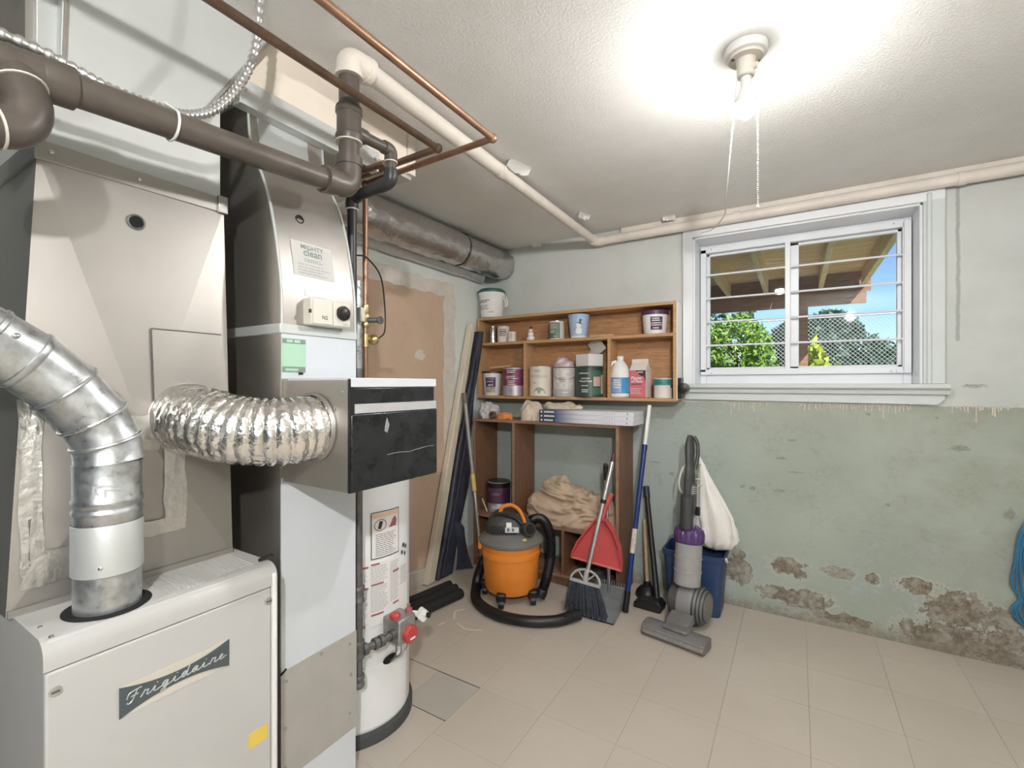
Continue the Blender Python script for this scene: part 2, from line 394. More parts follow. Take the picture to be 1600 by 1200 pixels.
def cyl_fn(c, r, a_deg, z, t=.0022):
    c = V(c)
    def f(x, y):
        a = math.radians(a_deg)+x/r; return c+V((math.cos(a)*(r+t), math.sin(a)*(r+t), z+y))
    return f
def rows(mb, fn, x0, x1, y0, y1, n, frac=.35, seed=1, words=True):    # lines of small unreadable print as thin dashes
    rnd = random.Random(seed); h = (y1-y0)/n
    for i in range(n):
        y = y0+(i+.5)*h; x = x0; end = x1-(x1-x0)*rnd.random()*.25
        while x < end:
            wd = (x1-x0)*rnd.uniform(.08, .22) if words else (end-x); e = min(x+wd, end)
            k = max(1, int((e-x)/.012)); pa = [fn(x+(e-x)*j/k, y-h*frac/2) for j in range(k+1)]; pb = [fn(x+(e-x)*j/k, y+h*frac/2) for j in range(k+1)]
            mb.add(pa+pb, [(j, j+1, k+2+j, k+1+j) for j in range(k)]); x = e+(x1-x0)*.025
    return mb
def quad(mb, fn, x0, x1, y0, y1, k=8):
    pa = [fn(x0+(x1-x0)*j/k, y0) for j in range(k+1)]; pb = [fn(x0+(x1-x0)*j/k, y1) for j in range(k+1)]
    return mb.add(pa+pb, [(j, j+1, k+2+j, k+1+j) for j in range(k)])
def screw(parent, p, nrm, r=.005, m=None):
    p, n_ = V(p), V(nrm).normalized(); return MB().lathe([(r, 0), (r*.9, r*.5), (r*.45, r*.75)], p, 10, R=n_.to_track_quat('Z', 'Y').to_matrix()).build('screw', m or steel, parent)
# ---------------------------------------------------------------- the room shell
HC = 2.236; XL, XR, YB, YW = -2.0, 2.0, -1.4, 2.9
S = 'structure'
floor = MB().bb(XL-.15, XR+.15, YB-.15, YW+.3, -.2, -.0035).build('floor', M_slab, loc=(0, 0, 0), kind=S)
props(floor, 'beige tiled basement floor')
# floor tiles, about 290 mm square, with smaller odd tiles by the water heater
TS = .288; tx0, ty0 = -1.112, 1.565
cells = []
def span(a, lo, hi): 
    v = [a]
    while v[-1] < hi: v.append(v[-1]+TS)
    while v[0] > lo: v.insert(0, v[0]-TS)
    return v
ys = span(ty0, YB, YW); xr = [x for x in span(tx0, XL, XR) if x > tx0-.01]
for i in range(len(xr)-1):
    for j in range(len(ys)-1): cells.append((xr[i], xr[i+1], ys[j], ys[j+1], 0))
yl = [y for y in ys if y > ty0-.01]; xl = [tx0-TS*k for k in range(4, -1, -1)]
for i in range(4):
    for j in range(len(yl)-1): cells.append((xl[i], xl[i+1], yl[j], yl[j+1], 0))
for i in range(5): cells.append((tx0-.218*(i+1), tx0-.218*i, 1.345, ty0, 1 if i == 0 else 0))
yd = span(1.345, YB, 1.345)
for i in range(4):
    for j in range(len(yd)-1): cells.append((xl[i], xl[i+1], yd[j], yd[j+1], 0))
rnd = random.Random(4); far = MB()
for (x0, x1, y0, y1, odd) in cells:
    a, b, c, d = max(x0, XL), min(x1, XR), max(y0, YB), min(y1, YW)
    if b-a < .02 or d-c < .02: continue
    g = .0008 if odd else .0002; zt = -.0004 if odd else 0; e = .0003
    dep = -.5215*(x0+x1)/2+.8532*(y0+y1)/2; lat = .8532*(x0+x1)/2+.5215*(y0+y1)/2
    seen = dep > .8 and abs(lat) < 1.22*dep+.3
    mb = MB() if seen else far
    a, b, c, d = a+g, b-g, c+g, d-g
    mb.add([(a, c, -.0035), (b, c, -.0035), (b, d, -.0035), (a, d, -.0035), (a+e, c+e, zt), (b-e, c+e, zt), (b-e, d-e, zt), (a+e, d-e, zt)],
           [(0, 1, 5, 4), (1, 2, 6, 5), (2, 3, 7, 6), (3, 0, 4, 7), (4, 5, 6, 7)])
    if seen: mb.build('tile', M_tile_g if odd else M_tile, floor, smooth=0)
for (p_, q_) in (((-1.55, 1.566, 0), (-1.112, 1.566, 0)), ((-1.34, 1.345, 0), (-1.112, 1.345, 0))): MB().bar(p_, q_, .0028, .0008).build('open_seam', darkhole, floor)
far.build('tile_field', M_tile, floor, smooth=0, kind='stuff')
MB().bb(XL-.15, XR+.15, YB-.15, YW+.3, HC, HC+.2).build('ceiling', M_ceil, loc=(0, 0, 0), kind=S, label='white stippled plaster ceiling')
OX0, OX1, OZ0, OZ1, YG = -.524, .512, 1.25, 2.112, 3.09
ww = MB(); ww.bb(XL-.15, OX0, YW, YW+.28, 0, HC).bb(OX1, XR+.15, YW, YW+.28, 0, HC).bb(OX0, OX1, YW, YW+.28, 0, OZ0-.02).bb(OX0, OX1, YW, YW+.28, OZ1, HC)
wall_w = ww.build('wall_back', M_wall, loc=(0, 0, 0), kind=S, label='sage green painted concrete wall with mould stains under the window', smooth=0)
MB().bb(XL-.15, XL, YB-.15, .2, 0, HC).build('wall_rear_left', M_dark, loc=(0, 0, 0), kind=S, smooth=0)  # unseen wall section, split off and darkened for the plenum reflections
wall_l = MB().bb(XL-.15, XL, .2, YW, 0, HC).build('wall_left', M_left, loc=(0, 0, 0), kind=S, label='pale green wall behind the water heater', smooth=0)
MB().bb(XR, XR+.15, YB-.15, YW, 0, HC).build('wall_right', M_back, loc=(0, 0, 0), kind=S, smooth=0)
MB().bb(XL, XR, YB-.15, YB, 0, HC).build('wall_front', M_dark, loc=(0, 0, 0), kind=S, smooth=0)  # out of view, coloured dark to be mirrored in the ductwork
# paint runs below the old paint line of the window wall
rnd = random.Random(8); dr = MB(); x = -.36
while x < .98:
    if (-.36 < x < -.12) or (.0 < x < .47) or (.60 < x < .80):
        L = rnd.choice((.015, .02, .03, .035, .045, .03)) * rnd.uniform(.6, 1.25); wd = rnd.uniform(.0022, .0048)
        if rnd.random() < .06: L = .075
        zt = 1.150; sl = rnd.uniform(-.004, .004)
        dr.tube([(x, YW-.001, zt), (x+sl*.5, YW-.001, zt-L*.6), (x+sl, YW-.0015, zt-L*.92), (x+sl, YW-.001, zt-L)], [wd, wd*.8, wd*1.1, wd*.4], 6)
    x += rnd.uniform(.006, .02)
dr.build('paint_runs', mat('cream_paint_run', (.62, .57, .49), .5), wall_w, kind='stuff')
# bare drywall patch and ragged joint compound on the left wall
rnd = random.Random(3)
def ragged(y0, y1, z0, z1, step, amp, seed):
    r = random.Random(seed); pts = []
    def seg(a, b):
        n_ = max(2, int(math.hypot(b[0]-a[0], b[1]-a[1])/step))
        for k in range(n_):
            t = k/n_; pts.append((a[0]+(b[0]-a[0])*t+r.uniform(-amp, amp), a[1]+(b[1]-a[1])*t+r.uniform(-amp, amp)))
    c = [(y0, z0), (y1, z0), (y1, z1), (y0, z1)]
    for k in range(4): seg(c[k], c[(k+1) % 4])
    return pts
MB().prism(ragged(1.30, 2.52, .10, 1.925, .05, .012, 5), (XL, 0, 0), (0, 1, 0), (0, 0, 1), (.002, 0, 0)).build('joint_compound', compound, wall_l, smooth=0)
MB().prism(ragged(1.36, 2.40, .10, 1.835, .045, .009, 9), (XL+.0015, 0, 0), (0, 1, 0), (0, 0, 1), (.0015, 0, 0)).build('drywall_patch', drywall, wall_l, smooth=0)
r7 = random.Random(2)
MB().prism([(2.17+.042*math.cos(a*.5)*(1+.25*r7.uniform(-1, 1)), 1.43+.036*math.sin(a*.5)*(1+.2*r7.uniform(-1, 1))) for a in [k*.9 for k in range(14)]], (XL+.003, 0, 0), (0, 1, 0), (0, 0, 1), (.001, 0, 0)).build('filler_dab', compound, wall_l, smooth=0)
MB().bb(XL, XL+.012, .9, 2.895, 0, .095).build('baseboard_left', basem, loc=(0, 0, 0), kind=S, bevel=.003)
# peeled paint curls on the ceiling
for k, (px, py, a, sz) in enumerate(((-1.045, 1.80, 1.3, .075), (-1.04, 2.52, 1.2, .05), (-1.55, 2.86, .1, .04), (-.64, 2.80, 0, .04))):
    rr = random.Random(k); mb = MB(); n_ = 10; rg = []
    for i in range(n_+1):
        t = i/n_; wv = sz*(.35+.35*math.sin(t*3)+.1*rr.random()); d_ = V((math.cos(a), math.sin(a), 0)); e_ = V((-math.sin(a), math.cos(a), 0))
        p = V((px, py, HC))+d_*(t-.5)*sz*1.8
        rg.append([p, p+e_*wv*.5+V((0, 0, -.004)), p+e_*wv+V((0, 0, -.016-.01*rr.random())), p+e_*wv*.98+V((0, 0, -.013))])
    mb.ring(rg, closed=False).build('paint_flake', M_ceil, bpy.data.objects['ceiling'])

# ---------------------------------------------------------------- window
win = thing('window_1', 'white framed basement window with horizontal bars', None, (0, 3.0, OZ0), kind=S)
def wbox(name, x0, x1, y0, y1, z0, z1, m=trimw, bev=.003, parent=None):
    return MB().bb(x0, x1, y0, y1, z0, z1).build(name, m, parent or win, bevel=bev)
wbox('jamb', OX0, OX0+.014, YW, YW+.26, OZ0, OZ1); wbox('jamb', OX1-.014, OX1, YW, YW+.26, OZ0, OZ1)
wbox('head_lining', OX0, OX1, YW, YW+.26, OZ1-.014, OZ1); wbox('inner_sill', OX0, OX1, YW, YW+.26, OZ0-.02, OZ0)
# casing with stepped profile
for (x0, x1, o) in ((OX0-.052, OX0+.004, -1), (OX1-.004, OX1+.075, 1)):
    c = wbox('casing', x0, x1, YW-.018, YW, OZ0, 2.16, trimg if o > 0 else trimw)
    if o > 0: MB().bb(x0+.012, x0+.03, YW-.026, YW-.018, OZ0, 2.145).build('casing_bead', trimg, c, bevel=.004)
wbox('casing', OX0-.052, OX1+.075, YW-.0185, YW-.0005, OZ1-.004, 2.165)
st = MB(); st.prism([(0, 0), (.055, 0), (.055, -.018), (.048, -.026), (.04, -.028), (.034, -.05), (0, -.05)], (-.566, YW, OZ0), (0, -1, 0), (0, 0, 1), (1.164, 0, 0))
st.build('sill_nosing', trimg, win, bevel=.002)
MB().prism([(-.566, 0), (.585, 0), (.585, -.02), (.56, -.048), (-.566, -.04)], (0, YW, OZ0-.05), (1, 0, 0), (0, 0, 1), (0, -.02, 0)).build('apron', trimg, win, bevel=.002)
# frame and sliding sashes
GX0, GX1, GZ0, GZ1 = OX0+.014, OX1-.014, OZ0, OZ1-.014
fz0, fz1, fx0, fx1 = 1.335, 2.05, -.475, .462
wbox('frame', GX0, fx0+.0, YG-.02, YG+.05, GZ0, GZ1); wbox('frame', fx1, GX1, YG-.02, YG+.05, GZ0, GZ1)
wbox('frame', fx0, fx1, YG-.02, YG+.05, GZ0, fz0); wbox('frame', fx0, fx1, YG-.02, YG+.05, fz1, GZ1)
wbox('frame_flange', fx1+.0, fx1+.03, YG-.05, YG-.02, fz0-.03, fz1+.03)
xm = -.035
wbox('sash_stile', xm-.005, xm+.045, YG, YG+.03, fz0, fz1); wbox('sash_stile', fx0, fx0+.018, YG, YG+.03, fz0, fz1); wbox('sash_stile', fx1-.02, fx1, YG, YG+.03, fz0, fz1)
wbox('sash_rail', fx0, fx1, YG, YG+.03, fz0, fz0+.016); wbox('sash_rail', fx0, fx1, YG, YG+.03, fz1-.016, fz1)
MB().bb(fx0+.018, xm-.005, YG+.013, YG+.017, fz0+.016, fz1-.016).build('pane', glass, win)
MB().bb(xm+.045, fx1-.02, YG+.013, YG+.017, fz0+.016, fz1-.016).build('pane', glass, win)
MB().bb(xm-.012, xm-.004, YG-.004, YG+.0, fz0, fz1).build('sash_seal', mat('grey_seal', (.25, .25, .26), .6), win)
# security grille inside the reveal
yb = YG-.035
gr = MB().bb(fx0-.03, fx0+.002, yb-.005, yb+.006, fz0-.012, fz1+.02).build('grille_frame', trimw, win, bevel=.002)
for q in ((fx1-.004, fx1+.02, fz0-.012, fz1+.02), (fx0-.03, fx1+.03, fz0-.03, fz0+.004), (fx0-.03, fx1+.03, fz1-.002, fz1+.035), (xm-.022, xm+.004, fz0, fz1)):
    MB().bb(q[0], q[1], yb-.005, yb+.006, q[2], q[3]).build('grille_frame', trimw, win, bevel=.002)
for k in range(1, 5):
    z = fz0+(fz1-fz0)*k/5+.006
    MB().cyl((fx0-.005, yb, z), (fx1+.01, yb, z-.004), .0055, n=10).build('grille_bar', trimw, win)
for (sx_, sz_) in ((fx0+.03, fz1+.02), (fx1-.04, fz1+.02), (fx1+.022, fz1+.03), (fx1+.022, fz1+.01), (fx0+.03, fz0-.02), (fx1-.05, fz0-.02), (fx1-.03, fz0-.02)): screw(win, (sx_, yb-.005, sz_), (0, -1, 0), .004)

# ---------------------------------------------------------------- outdoors beyond the window
MB().bb(-40, 40, 3.2, 60, .6, .95).build('ground', grass, loc=(0, 0, 0), kind=S, label='lawn outside the window')
dk = thing('wooden_deck', 'weathered wooden deck overhead outside the window, seen from below', 'deck', (-1.0, 4.6, .95))
for k in range(18):
    y = 3.25+k*.145; MB().bb(-3.2, .58, y, y+.139, 2.33, 2.368).build('deck_board', deckw, dk)
for x in (-2.6, -2.1, -1.55, -1.0, -.62, -.27, .20, .54):
    MB().bb(x-.02, x+.02, 3.25, 5.48, 2.19, 2.33).build('joist', joistw, dk)
MB().bb(-3.2, .56, 5.48, 5.525, 2.02, 2.19).build('beam', beamw, dk); MB().bb(-3.2, .60, 5.53, 5.57, 2.14, 2.33).build('rim_board', beamw, dk)
MB().bb(.0, .095, 5.49, 5.585, .95, 2.02).build('post', beamw, dk)
MB().bb(-2.6, -2.5, 5.49, 5.585, .95, 2.02).build('post', beamw, dk)
def foliage(mb, c, rad, n, size, seed, hollow=.35):
    r = random.Random(seed)
    for _ in range(n):
        while True:
            p = V((r.uniform(-1, 1), r.uniform(-1, 1), r.uniform(-1, 1)))
            if hollow < p.length < 1: break
        q = V(c)+V((p.x*rad[0], p.y*rad[1], p.z*rad[2])); q += V((noise.noise(q*1.7), noise.noise(q*1.7+V((9, 0, 0))), noise.noise(q*1.7+V((0, 9, 0)))))*rad[0]*.3
        a = V((r.gauss(0, 1), r.gauss(0, 1), r.gauss(0, .6))).normalized(); b = a.orthogonal().normalized(); s_ = size*r.uniform(.6, 1.3)
        b = Matrix.Rotation(r.uniform(0, 6.3), 3, a)@b; c_ = a.cross(b)
        mb.add([q-b*s_, q+c_*s_*.4, q+b*s_, q-c_*s_*.4], [(0, 1, 2, 3)])
    return mb
def tree(name, label, cat, x, y, h, crown, m, n, size, seed, group=None):
    t = thing(name, label, cat, (x, y, .95), group)
    MB().tube(catmull([(x, y, .95), (x+.05, y, .95+h*.35), (x-.04, y+.03, .95+h*.7)], 5), [.07*h/3*(1-.04*i) for i in range(11)], 8).build('trunk', bark, t)
    fo = MB()
    for i, (dx, dy, dz, rx, ry, rz) in enumerate(crown): foliage(fo, (x+dx, y+dy, .95+dz), (rx, ry, rz), n, size, seed+i)
    fo.build('foliage', m, t, smooth=0, kind='stuff'); return t
tree('leafy_shrub', 'bright green leafy shrub behind the left window pane', 'shrub', -.75, 7.1, 1.3, [(0, 0, .68, .38, .28, .62), (.30, -.05, .50, .22, .25, .62), (-.45, .05, .75, .38, .3, .6)], leafm[0], 1700, .040, 11)
tree('leafy_shrub', 'darker green shrub low behind the left window pane', 'shrub', -.72, 6.15, .5, [(0, 0, .28, .42, .18, .30), (.28, 0, .25, .24, .18, .28)], leafm[1], 1300, .035, 21)
MB().bb(-4, .9, 3.2, 6.0, .95, .953).build('bounce_strip', mat('pale_bounce_surface', (.50, .46, .40), .9, 0, .3, 40), loc=(0, 0, 0), kind=S, label='unseen pale strip added under the deck to bounce light upwards')  # added below the view as a reflector for the deck underside
tree('shade_tree', 'dark blue-green tree behind the chain-link fence', 'tree', .55, 12.5, 1.9, [(0, 0, .85, 1.1, .9, .75), (-.45, 0, 1.35, .7, .7, .5), (.15, 0, 1.5, .55, .6, .36)], leafm[3], 2600, .10, 31)
tree('shade_tree', 'smaller rounded tree at the right edge of the window view', 'tree', 2.3, 16.5, 1.5, [(0, 0, .8, .9, .9, .7), (1.1, 0, .9, .9, .9, .7), (-.7, .3, .6, .8, .8, .6)], leafm[2], 2200, .10, 41)
tree('lime_bush', 'yellow-green broad-leaved bush beside the deck post', 'shrub', .16, 6.1, .75, [(0, 0, .52, .12, .12, .28), (.10, 0, .38, .22, .12, .10)], leafm[4], 70, .075, 51)
tree('shade_tree', 'dense tree far behind the leafy shrubs', 'tree', -2.6, 15.0, 3.5, [(0, 0, 1.6, 1.9, 1.2, 1.5)], leafm[2], 3000, .12, 61)
fe = thing('chain_link_fence', 'chain-link fence behind the deck post outside', 'fence', (.4, 8.0, .95))
wm = MB(); sp = .058; F0, F1, Z0, Z1 = -2.0, 1.6, .95, 2.2
for sg in (1, -1):
    k = F0-(Z1-Z0)
    while k < F1+(Z1-Z0):
        xa, za, xb, zb = k, Z0, k+sg*(Z1-Z0), Z1
        def cl(xa, za, xb, zb):
            for lim, s_ in ((F0, 1), (F1, -1)):
                if (xa-lim)*s_ < 0 and (xb-lim)*s_ < 0: return None
                if (xa-lim)*s_ < 0: t = (lim-xa)/(xb-xa); xa, za = lim, za+(zb-za)*t
                elif (xb-lim)*s_ < 0: t = (lim-xa)/(xb-xa); xb, zb = lim, za+(zb-za)*t
            return xa, za, xb, zb
        q = cl(xa, za, xb, zb)
        if q: wm.tube([(q[0], 8+.003*sg, q[1]), (q[2], 8+.003*sg, q[3])], .0024, 4)
        k += sp
wm.build('wire_mesh', wire, fe, kind='stuff')
MB().cyl((F0, 8, Z1), (F1, 8, Z1), .009, n=10).build('top_rail', wire, fe)
for x in (-2.0, 1.6): MB().cyl((x, 8.02, .95), (x, 8.02, Z1+.05), .025, n=10).build('post', wire, fe)

# ---------------------------------------------------------------- ceiling lamp, plus an added fill lamp out of view
bulbm = bpy.data.materials.new('lit_bulb'); bulbm.use_nodes = True; n_, l_ = nodes(bulbm); bb_ = n_['Principled BSDF']
bb_.inputs['Base Color'].default_value = (.9, .9, .9, 1); bb_.inputs['Emission Color'].default_value = (1, .985, .965, 1); bb_.inputs['Emission Strength'].default_value = BULB
fill_bulbm = bulbm.copy(); fill_bulbm.name = 'fill_bulb'; fill_bulbm.node_tree.nodes['Principled BSDF'].inputs['Emission Strength'].default_value = BULB_FILL  # stronger bulb for the added fill lamp
def ceiling_lamp(LX, LY, label, bulbm=bulbm, collar=True):
    lp = thing('ceiling_lamp', label, 'lamp', (LX, LY, HC-.2))
    MB().lathe([(.058, 0), (.060, -.012), (.056, -.022), (.048, -.026)], (LX, LY, HC), 36).build('rose', white, lp)
    MB().lathe([(.048, -.026), (.046, -.033), (.028, -.036), (.025, -.045), (.024, -.082), (.021, -.086)], (LX, LY, HC), 32).build('lampholder', cream, lp)
    for a in (.6, 3.7): MB().lathe([(.006, 0), (.005, .003)], (LX+.038*math.cos(a), LY+.038*math.sin(a), HC-.033), 10, R=Matrix.Rotation(math.pi, 3, 'X')).build('screw', iron, lp)
    MB().cyl(V((LX, LY, HC-.062))+e*.022, V((LX, LY, HC-.062))+e*.034, .010, .008, 16).build('chain_outlet', cream, lp)
    MB().lathe([(.0150, -.086), (.0155, -.115), (.021, -.132)]+([(.0275, -.143), (.0310, -.150), (.0342, -.164)] if collar else []), (LX, LY, HC), 28).build('bulb_collar', white, lp)  # opaque collar extended over the upper bulb to keep light off the ceiling
    MB().lathe(([] if collar else [(.021, -.132), (.0275, -.143)])+([] if collar else [(.0303, -.150)])+[(.0338, -.164), (.0328, -.177), (.0275, -.190), (.017, -.200), (.003, -.2035)], (LX, LY, HC), 28).build('bulb', bulbm, lp)
    return lp
e = V((math.cos(-.3), math.sin(-.3), 0))
ceiling_lamp(.55, -.75, 'added fill lamp out of view behind the camera, modelled as a porcelain ceiling lampholder', fill_bulbm, False)  # added behind the camera to fill the room with light
LX, LY = -.128, 1.527
lp = ceiling_lamp(LX, LY, 'white porcelain ceiling lampholder with a lit bare bulb hanging in view near the window')
# pull chain, beads too small to pick apart
px, py = LX+e.x*.034, LY+e.y*.034; ch = MB(); z = HC-.066
ch.cyl((px, py, z), (px, py, z-.155), .0022, n=6)
z -= .155
while z > 1.765: ch.sphere((px, py, z), .0027, n=6, m=4); z -= .0062
ch.sphere((px, py, z), .005, n=10, m=6); ch.build('pull_chain', white, lp)
pts = catmull([(LX-.022, LY-.006, HC-.075), (LX-.037, LY+.02, HC-.20), (LX-.075, LY+.18, HC-.36), (-.25, 2.05, 1.93), (-.36, 2.5, 2.02), (-.47, 2.87, 2.125)], 10)
MB().tube(pts, .0021, 8).build('pull_cord', white, label='thin white cord slung from the bulb to the window casing', cat='cord')
MB().tube(catmull([(-.575, 2.885, 2.15), (-.578, 2.89, 1.9), (-.572, 2.89, 1.6), (-.574, 2.892, 1.52), (-.565, 2.892, 1.49)], 8), .003, 8).build('wall_cable', pvcw, label='thin white cable running down the wall beside the window', cat='cable')
# ---------------------------------------------------------------- furnace
FX, FY0, FY1, FZ = -1.08, .257, .671, .813
fu = thing('furnace', 'cream enamel furnace cabinet with a bow-tie badge, in the lower left', 'furnace', (-1.4, .46, 0))
prof = [(-1.78, 0), (-1.095, 0), (-1.095, FZ-.06)]
MB().bb(-1.78, FX-.012, FY0+.004, FY1-.004, 0, FZ-.002).build('cabinet', furn, fu, bevel=.006)
tp = MB(); pr = [(-1.78, FZ-.03), (-1.78, FZ)]+[(FX-.032+.032*math.sin(a), FZ-.032+.032*math.cos(a)) for a in [k*math.pi/2/8 for k in range(9)]]+[(FX, FZ-.05), (FX-.012, FZ-.05), (FX-.012, FZ-.03)]
tp.prism(pr, (0, FY0, 0), (1, 0, 0), (0, 0, 1), (0, FY1-FY0, 0)).build('top_cover', furn, fu, smooth=25)
MB().bb(FX-.012, FX, FY0+.002, FY1-.016, .03, FZ-.053).build('front_door', furn, fu, bevel=.004)
MB().bb(FX-.016, FX+.004, FY1-.014, FY1, .0, FZ-.02).build('corner_post', white, fu, bevel=.006)
for (y, z) in ((.647, .731), (.272, .726)):
    la = MB().lathe([(.009, 0), (.0085, .003), (.004, .004)], (FX, y, z), 18, R=Matrix.Rotation(math.pi/2, 3, 'Y')).build('latch', alu, fu)
    MB().bb(FX+.003, FX+.006, y-.006, y+.005, z-.0015, z+.0015).build('latch_slot', iron, la)
# badge: waisted dark plate on a plain pale panel, script lettering
bd = MB(); yc, zc, hw = .4575, .6535, .0985
pl = []; N = 14
for k in range(N+1):
    t = -1+2*k/N; pl.append((yc+t*hw, zc+.0115+.0175*t*t))
for k in range(N+1):
    t = 1-2*k/N; pl.append((yc+t*hw, zc-.0115-.0175*t*t))
MB().bb(FX, FX+.0015, yc-hw, yc+hw, zc-.029, zc+.029).build('badge_panel', mat('badge_silver', (.60, .57, .50), .4), fu)
bg = MB().prism(pl, (FX+.0015, 0, 0), (0, 1, 0), (0, 0, 1), (.002, 0, 0)).build('badge', mat('badge_dark', (.075, .09, .10), .35), fu, smooth=0)
L = {'F': ([[(0, .35), (.1, .75), (.5, .9), (1.1, .95)], [(.75, .9), (.6, .4), (.45, 0), (.2, -.1), (.05, .05)], [(.3, .45), (.9, .5)]], 1.15),
     'r': ([[(0, 0), (.2, .3), (.28, .5), (.4, .42), (.6, .42), (.5, .1), (.62, 0), (.9, .1)]], .9),
     'i': ([[(0, .1), (.25, .45), (.2, .1), (.35, 0), (.8, .12)], [(.36, .68), (.42, .72)]], .8),
     'g': ([[(0, .1), (.55, .4), (.3, .48), (.1, .25), (.25, .02), (.5, .2), (.58, .45), (.45, -.1), (.25, -.45), (.05, -.35), (.3, -.1), (.95, .12)]], .95),
     'd': ([[(0, .1), (.5, .4), (.28, .48), (.08, .22), (.25, 0), (.5, .25), (.72, .95), (.55, .2), (.66, 0), (1.0, .12)]], 1.0),
     'a': ([[(0, .1), (.52, .4), (.3, .48), (.08, .22), (.25, 0), (.5, .25), (.56, .45), (.5, .1), (.62, 0), (.95, .12)]], .95),
     'e': ([[(0, .1), (.35, .25), (.42, .42), (.25, .45), (.12, .2), (.3, 0), (.85, .18)]], .7)}
sc = MB(); xx = 0; tot = sum(L[c][1] for c in 'Frigidaire'); s_ = (2*hw*.90)/tot; x0 = yc-hw*.90
for c in 'Frigidaire':
    for st_ in L[c][0]:
        p = catmull([(FX+.0038, x0+(xx+a*1.0+b*.18)*s_, zc-.0055+b*s_*1.05) for a, b in st_], 5) if len(st_) > 2 else [V((FX+.0038, x0+(xx+a+b*.18)*s_, zc-.0055+b*s_*1.05)) for a, b in st_]
        sc.tube(p, .0011, 6)
    xx += L[c][1]
sc.build('badge_script', mat('pale_script', (.62, .64, .62), .3, .5), bg, label='pale cursive lettering on the badge')
# top ventilation louvres
for (xa, xb, ya, yb_, n_) in ((-1.225, -1.115, .455, .525, 9), (-1.235, -1.125, .560, .635, 9)):
    for k in range(n_):
        y = ya+(yb_-ya)*k/(n_-1); MB().bb(xa, xb, y, y+.0035, FZ-.001, FZ+.0022).build('louvre', furn, fu, bevel=.0008)
MB().lathe([(.069, .0), (.069, .0012)], (-1.163, .37, FZ), 36).build('flue_opening', darkhole, fu)
MB().bb(FX, FX+.001,   .60, .645, .405, .440).build('yellow_label', yellowl, fu)
for (y, x) in ((.275, -1.16), (.275, -1.10), (.262, -1.30)): screw(fu, (x, y-.003 if x > -1.2 else y+.01, FZ), (0, 0, 1), .004)
MB().tube([(-1.13, .655, FZ+.003), (-1.11, .662, FZ+.012), (-1.09, .664, FZ+.02)], .0045, 8).build('wire_stub', dark, fu)
# ---------------------------------------------------------------- supply plenum above the furnace
ple = thing('supply_plenum', 'tall galvanised sheet-metal plenum standing on the furnace', 'air duct', (-1.55, .46, FZ))
def loft(mb, secs):       # (x_front, x_back, y0, y1, z)
    return mb.ring([[(a, c, z), (a, d, z), (b, d, z), (b, c, z)] for (a, b, c, d, z) in secs])
# front panel cross-broken into shallow facets
x_b, x_t, zb, zt = -1.256, -1.30, FZ, 1.715
yb0, yb1, yt0, yt1 = .248, .657, .300, .657
def pf(u, v, dx=0.): 
    return V((x_b+(x_t-x_b)*v+dx, (yb0+(yt0-yb0)*v)+((yb1+(yt1-yb1)*v)-(yb0+(yt0-yb0)*v))*u, zb+(zt-zb)*v))
mb = MB()
vs_ = [pf(0, 0), pf(1, 0), pf(1, 1), pf(0, 1), pf(.5, .36, .022), pf(.5, .36, .022)]
bk = [V((-1.78, p.y, p.z)) for p in vs_[:4]]
mb.add(vs_[:5]+bk, [(0, 1, 4), (1, 2, 4), (2, 3, 4), (3, 0, 4), (0, 5, 6, 1), (1, 6, 7, 2), (2, 7, 8, 3), (3, 8, 5, 0), (5, 8, 7, 6)])
mb.build('lower_body', galv, ple, smooth=0)
loft(MB(), [(-1.312, -1.78, .302, .655, 1.72), (-1.312, -1.78, .302, .655, 2.10)]).build('upper_body', galv_w, ple, smooth=0, bevel=.002)
MB().bar((-1.302, .296, 1.722), (-1.302, .662, 1.722), .012, .040).build('drive_cleat', galv, ple, bevel=.002)
MB().bb(-1.80, -1.292, .294, .302, 1.70, 1.742).build('drive_cleat', galv, ple, bevel=.002)
MB().bb(-1.309, -1.290, .640, .664, 1.70, 1.745).build('cleat_tab', galv, ple, bevel=.002)
for y in (.32, .47, .645): screw(ple, (-1.295, y, 1.722), (1, 0, 0), .005)
MB().prism([(.33, 1.885), (.585, 1.915), (.775, HC-.002), (.338, HC-.002)], (-1.318, 0, 0), (0, 1, 0), (0, 0, 1), (.034, 0, 0)).build('takeoff_panel', galv_w, ple, smooth=0, bevel=.004)
MB().bar((-1.284, .587, 1.917), (-1.284, .773, HC-.008), .006, .012, up=(1, 0, 0)).build('takeoff_seam', galv, ple)
MB().bar((-1.284, .335, 1.89), (-1.284, .345, HC-.008), .006, .012, up=(1, 0, 0)).build('takeoff_seam', galv, ple)
MB().bb(-1.78, -1.33, .29, .335, 1.93, HC-.002).build('trunk_riser', galv, ple, smooth=0)
hp = MB().lathe([(.017, 0), (.018, .003), (.014, .004), (.013, -.003)], pf(.46, .895)+V((.004, 0, 0)), 24, R=Matrix.Rotation(math.pi/2, 3, 'Y')).build('test_plug', iron, ple)
MB().lathe([(.0125, 0), (.0125, .002)], pf(.46, .895)+V((.005, 0, 0)), 20, R=Matrix.Rotation(math.pi/2, 3, 'Y')).build('plug_hole', darkhole, hp)
def on_p(y, z, dx=0.):      # point on the plenum's front face
    v = (z-zb)/(zt-zb); a = yb0+(yt0-yb0)*v; b = yb1+(yt1-yb1)*v; u = (y-a)/(b-a)
    # facet height
    du, dv = u-.5, (v-.36)
    h = .022*max(0, 1-max(abs(du)/.5, (dv/.64 if dv > 0 else -dv/.36)))
    return V((x_b+(x_t-x_b)*v+h+dx, y, z))
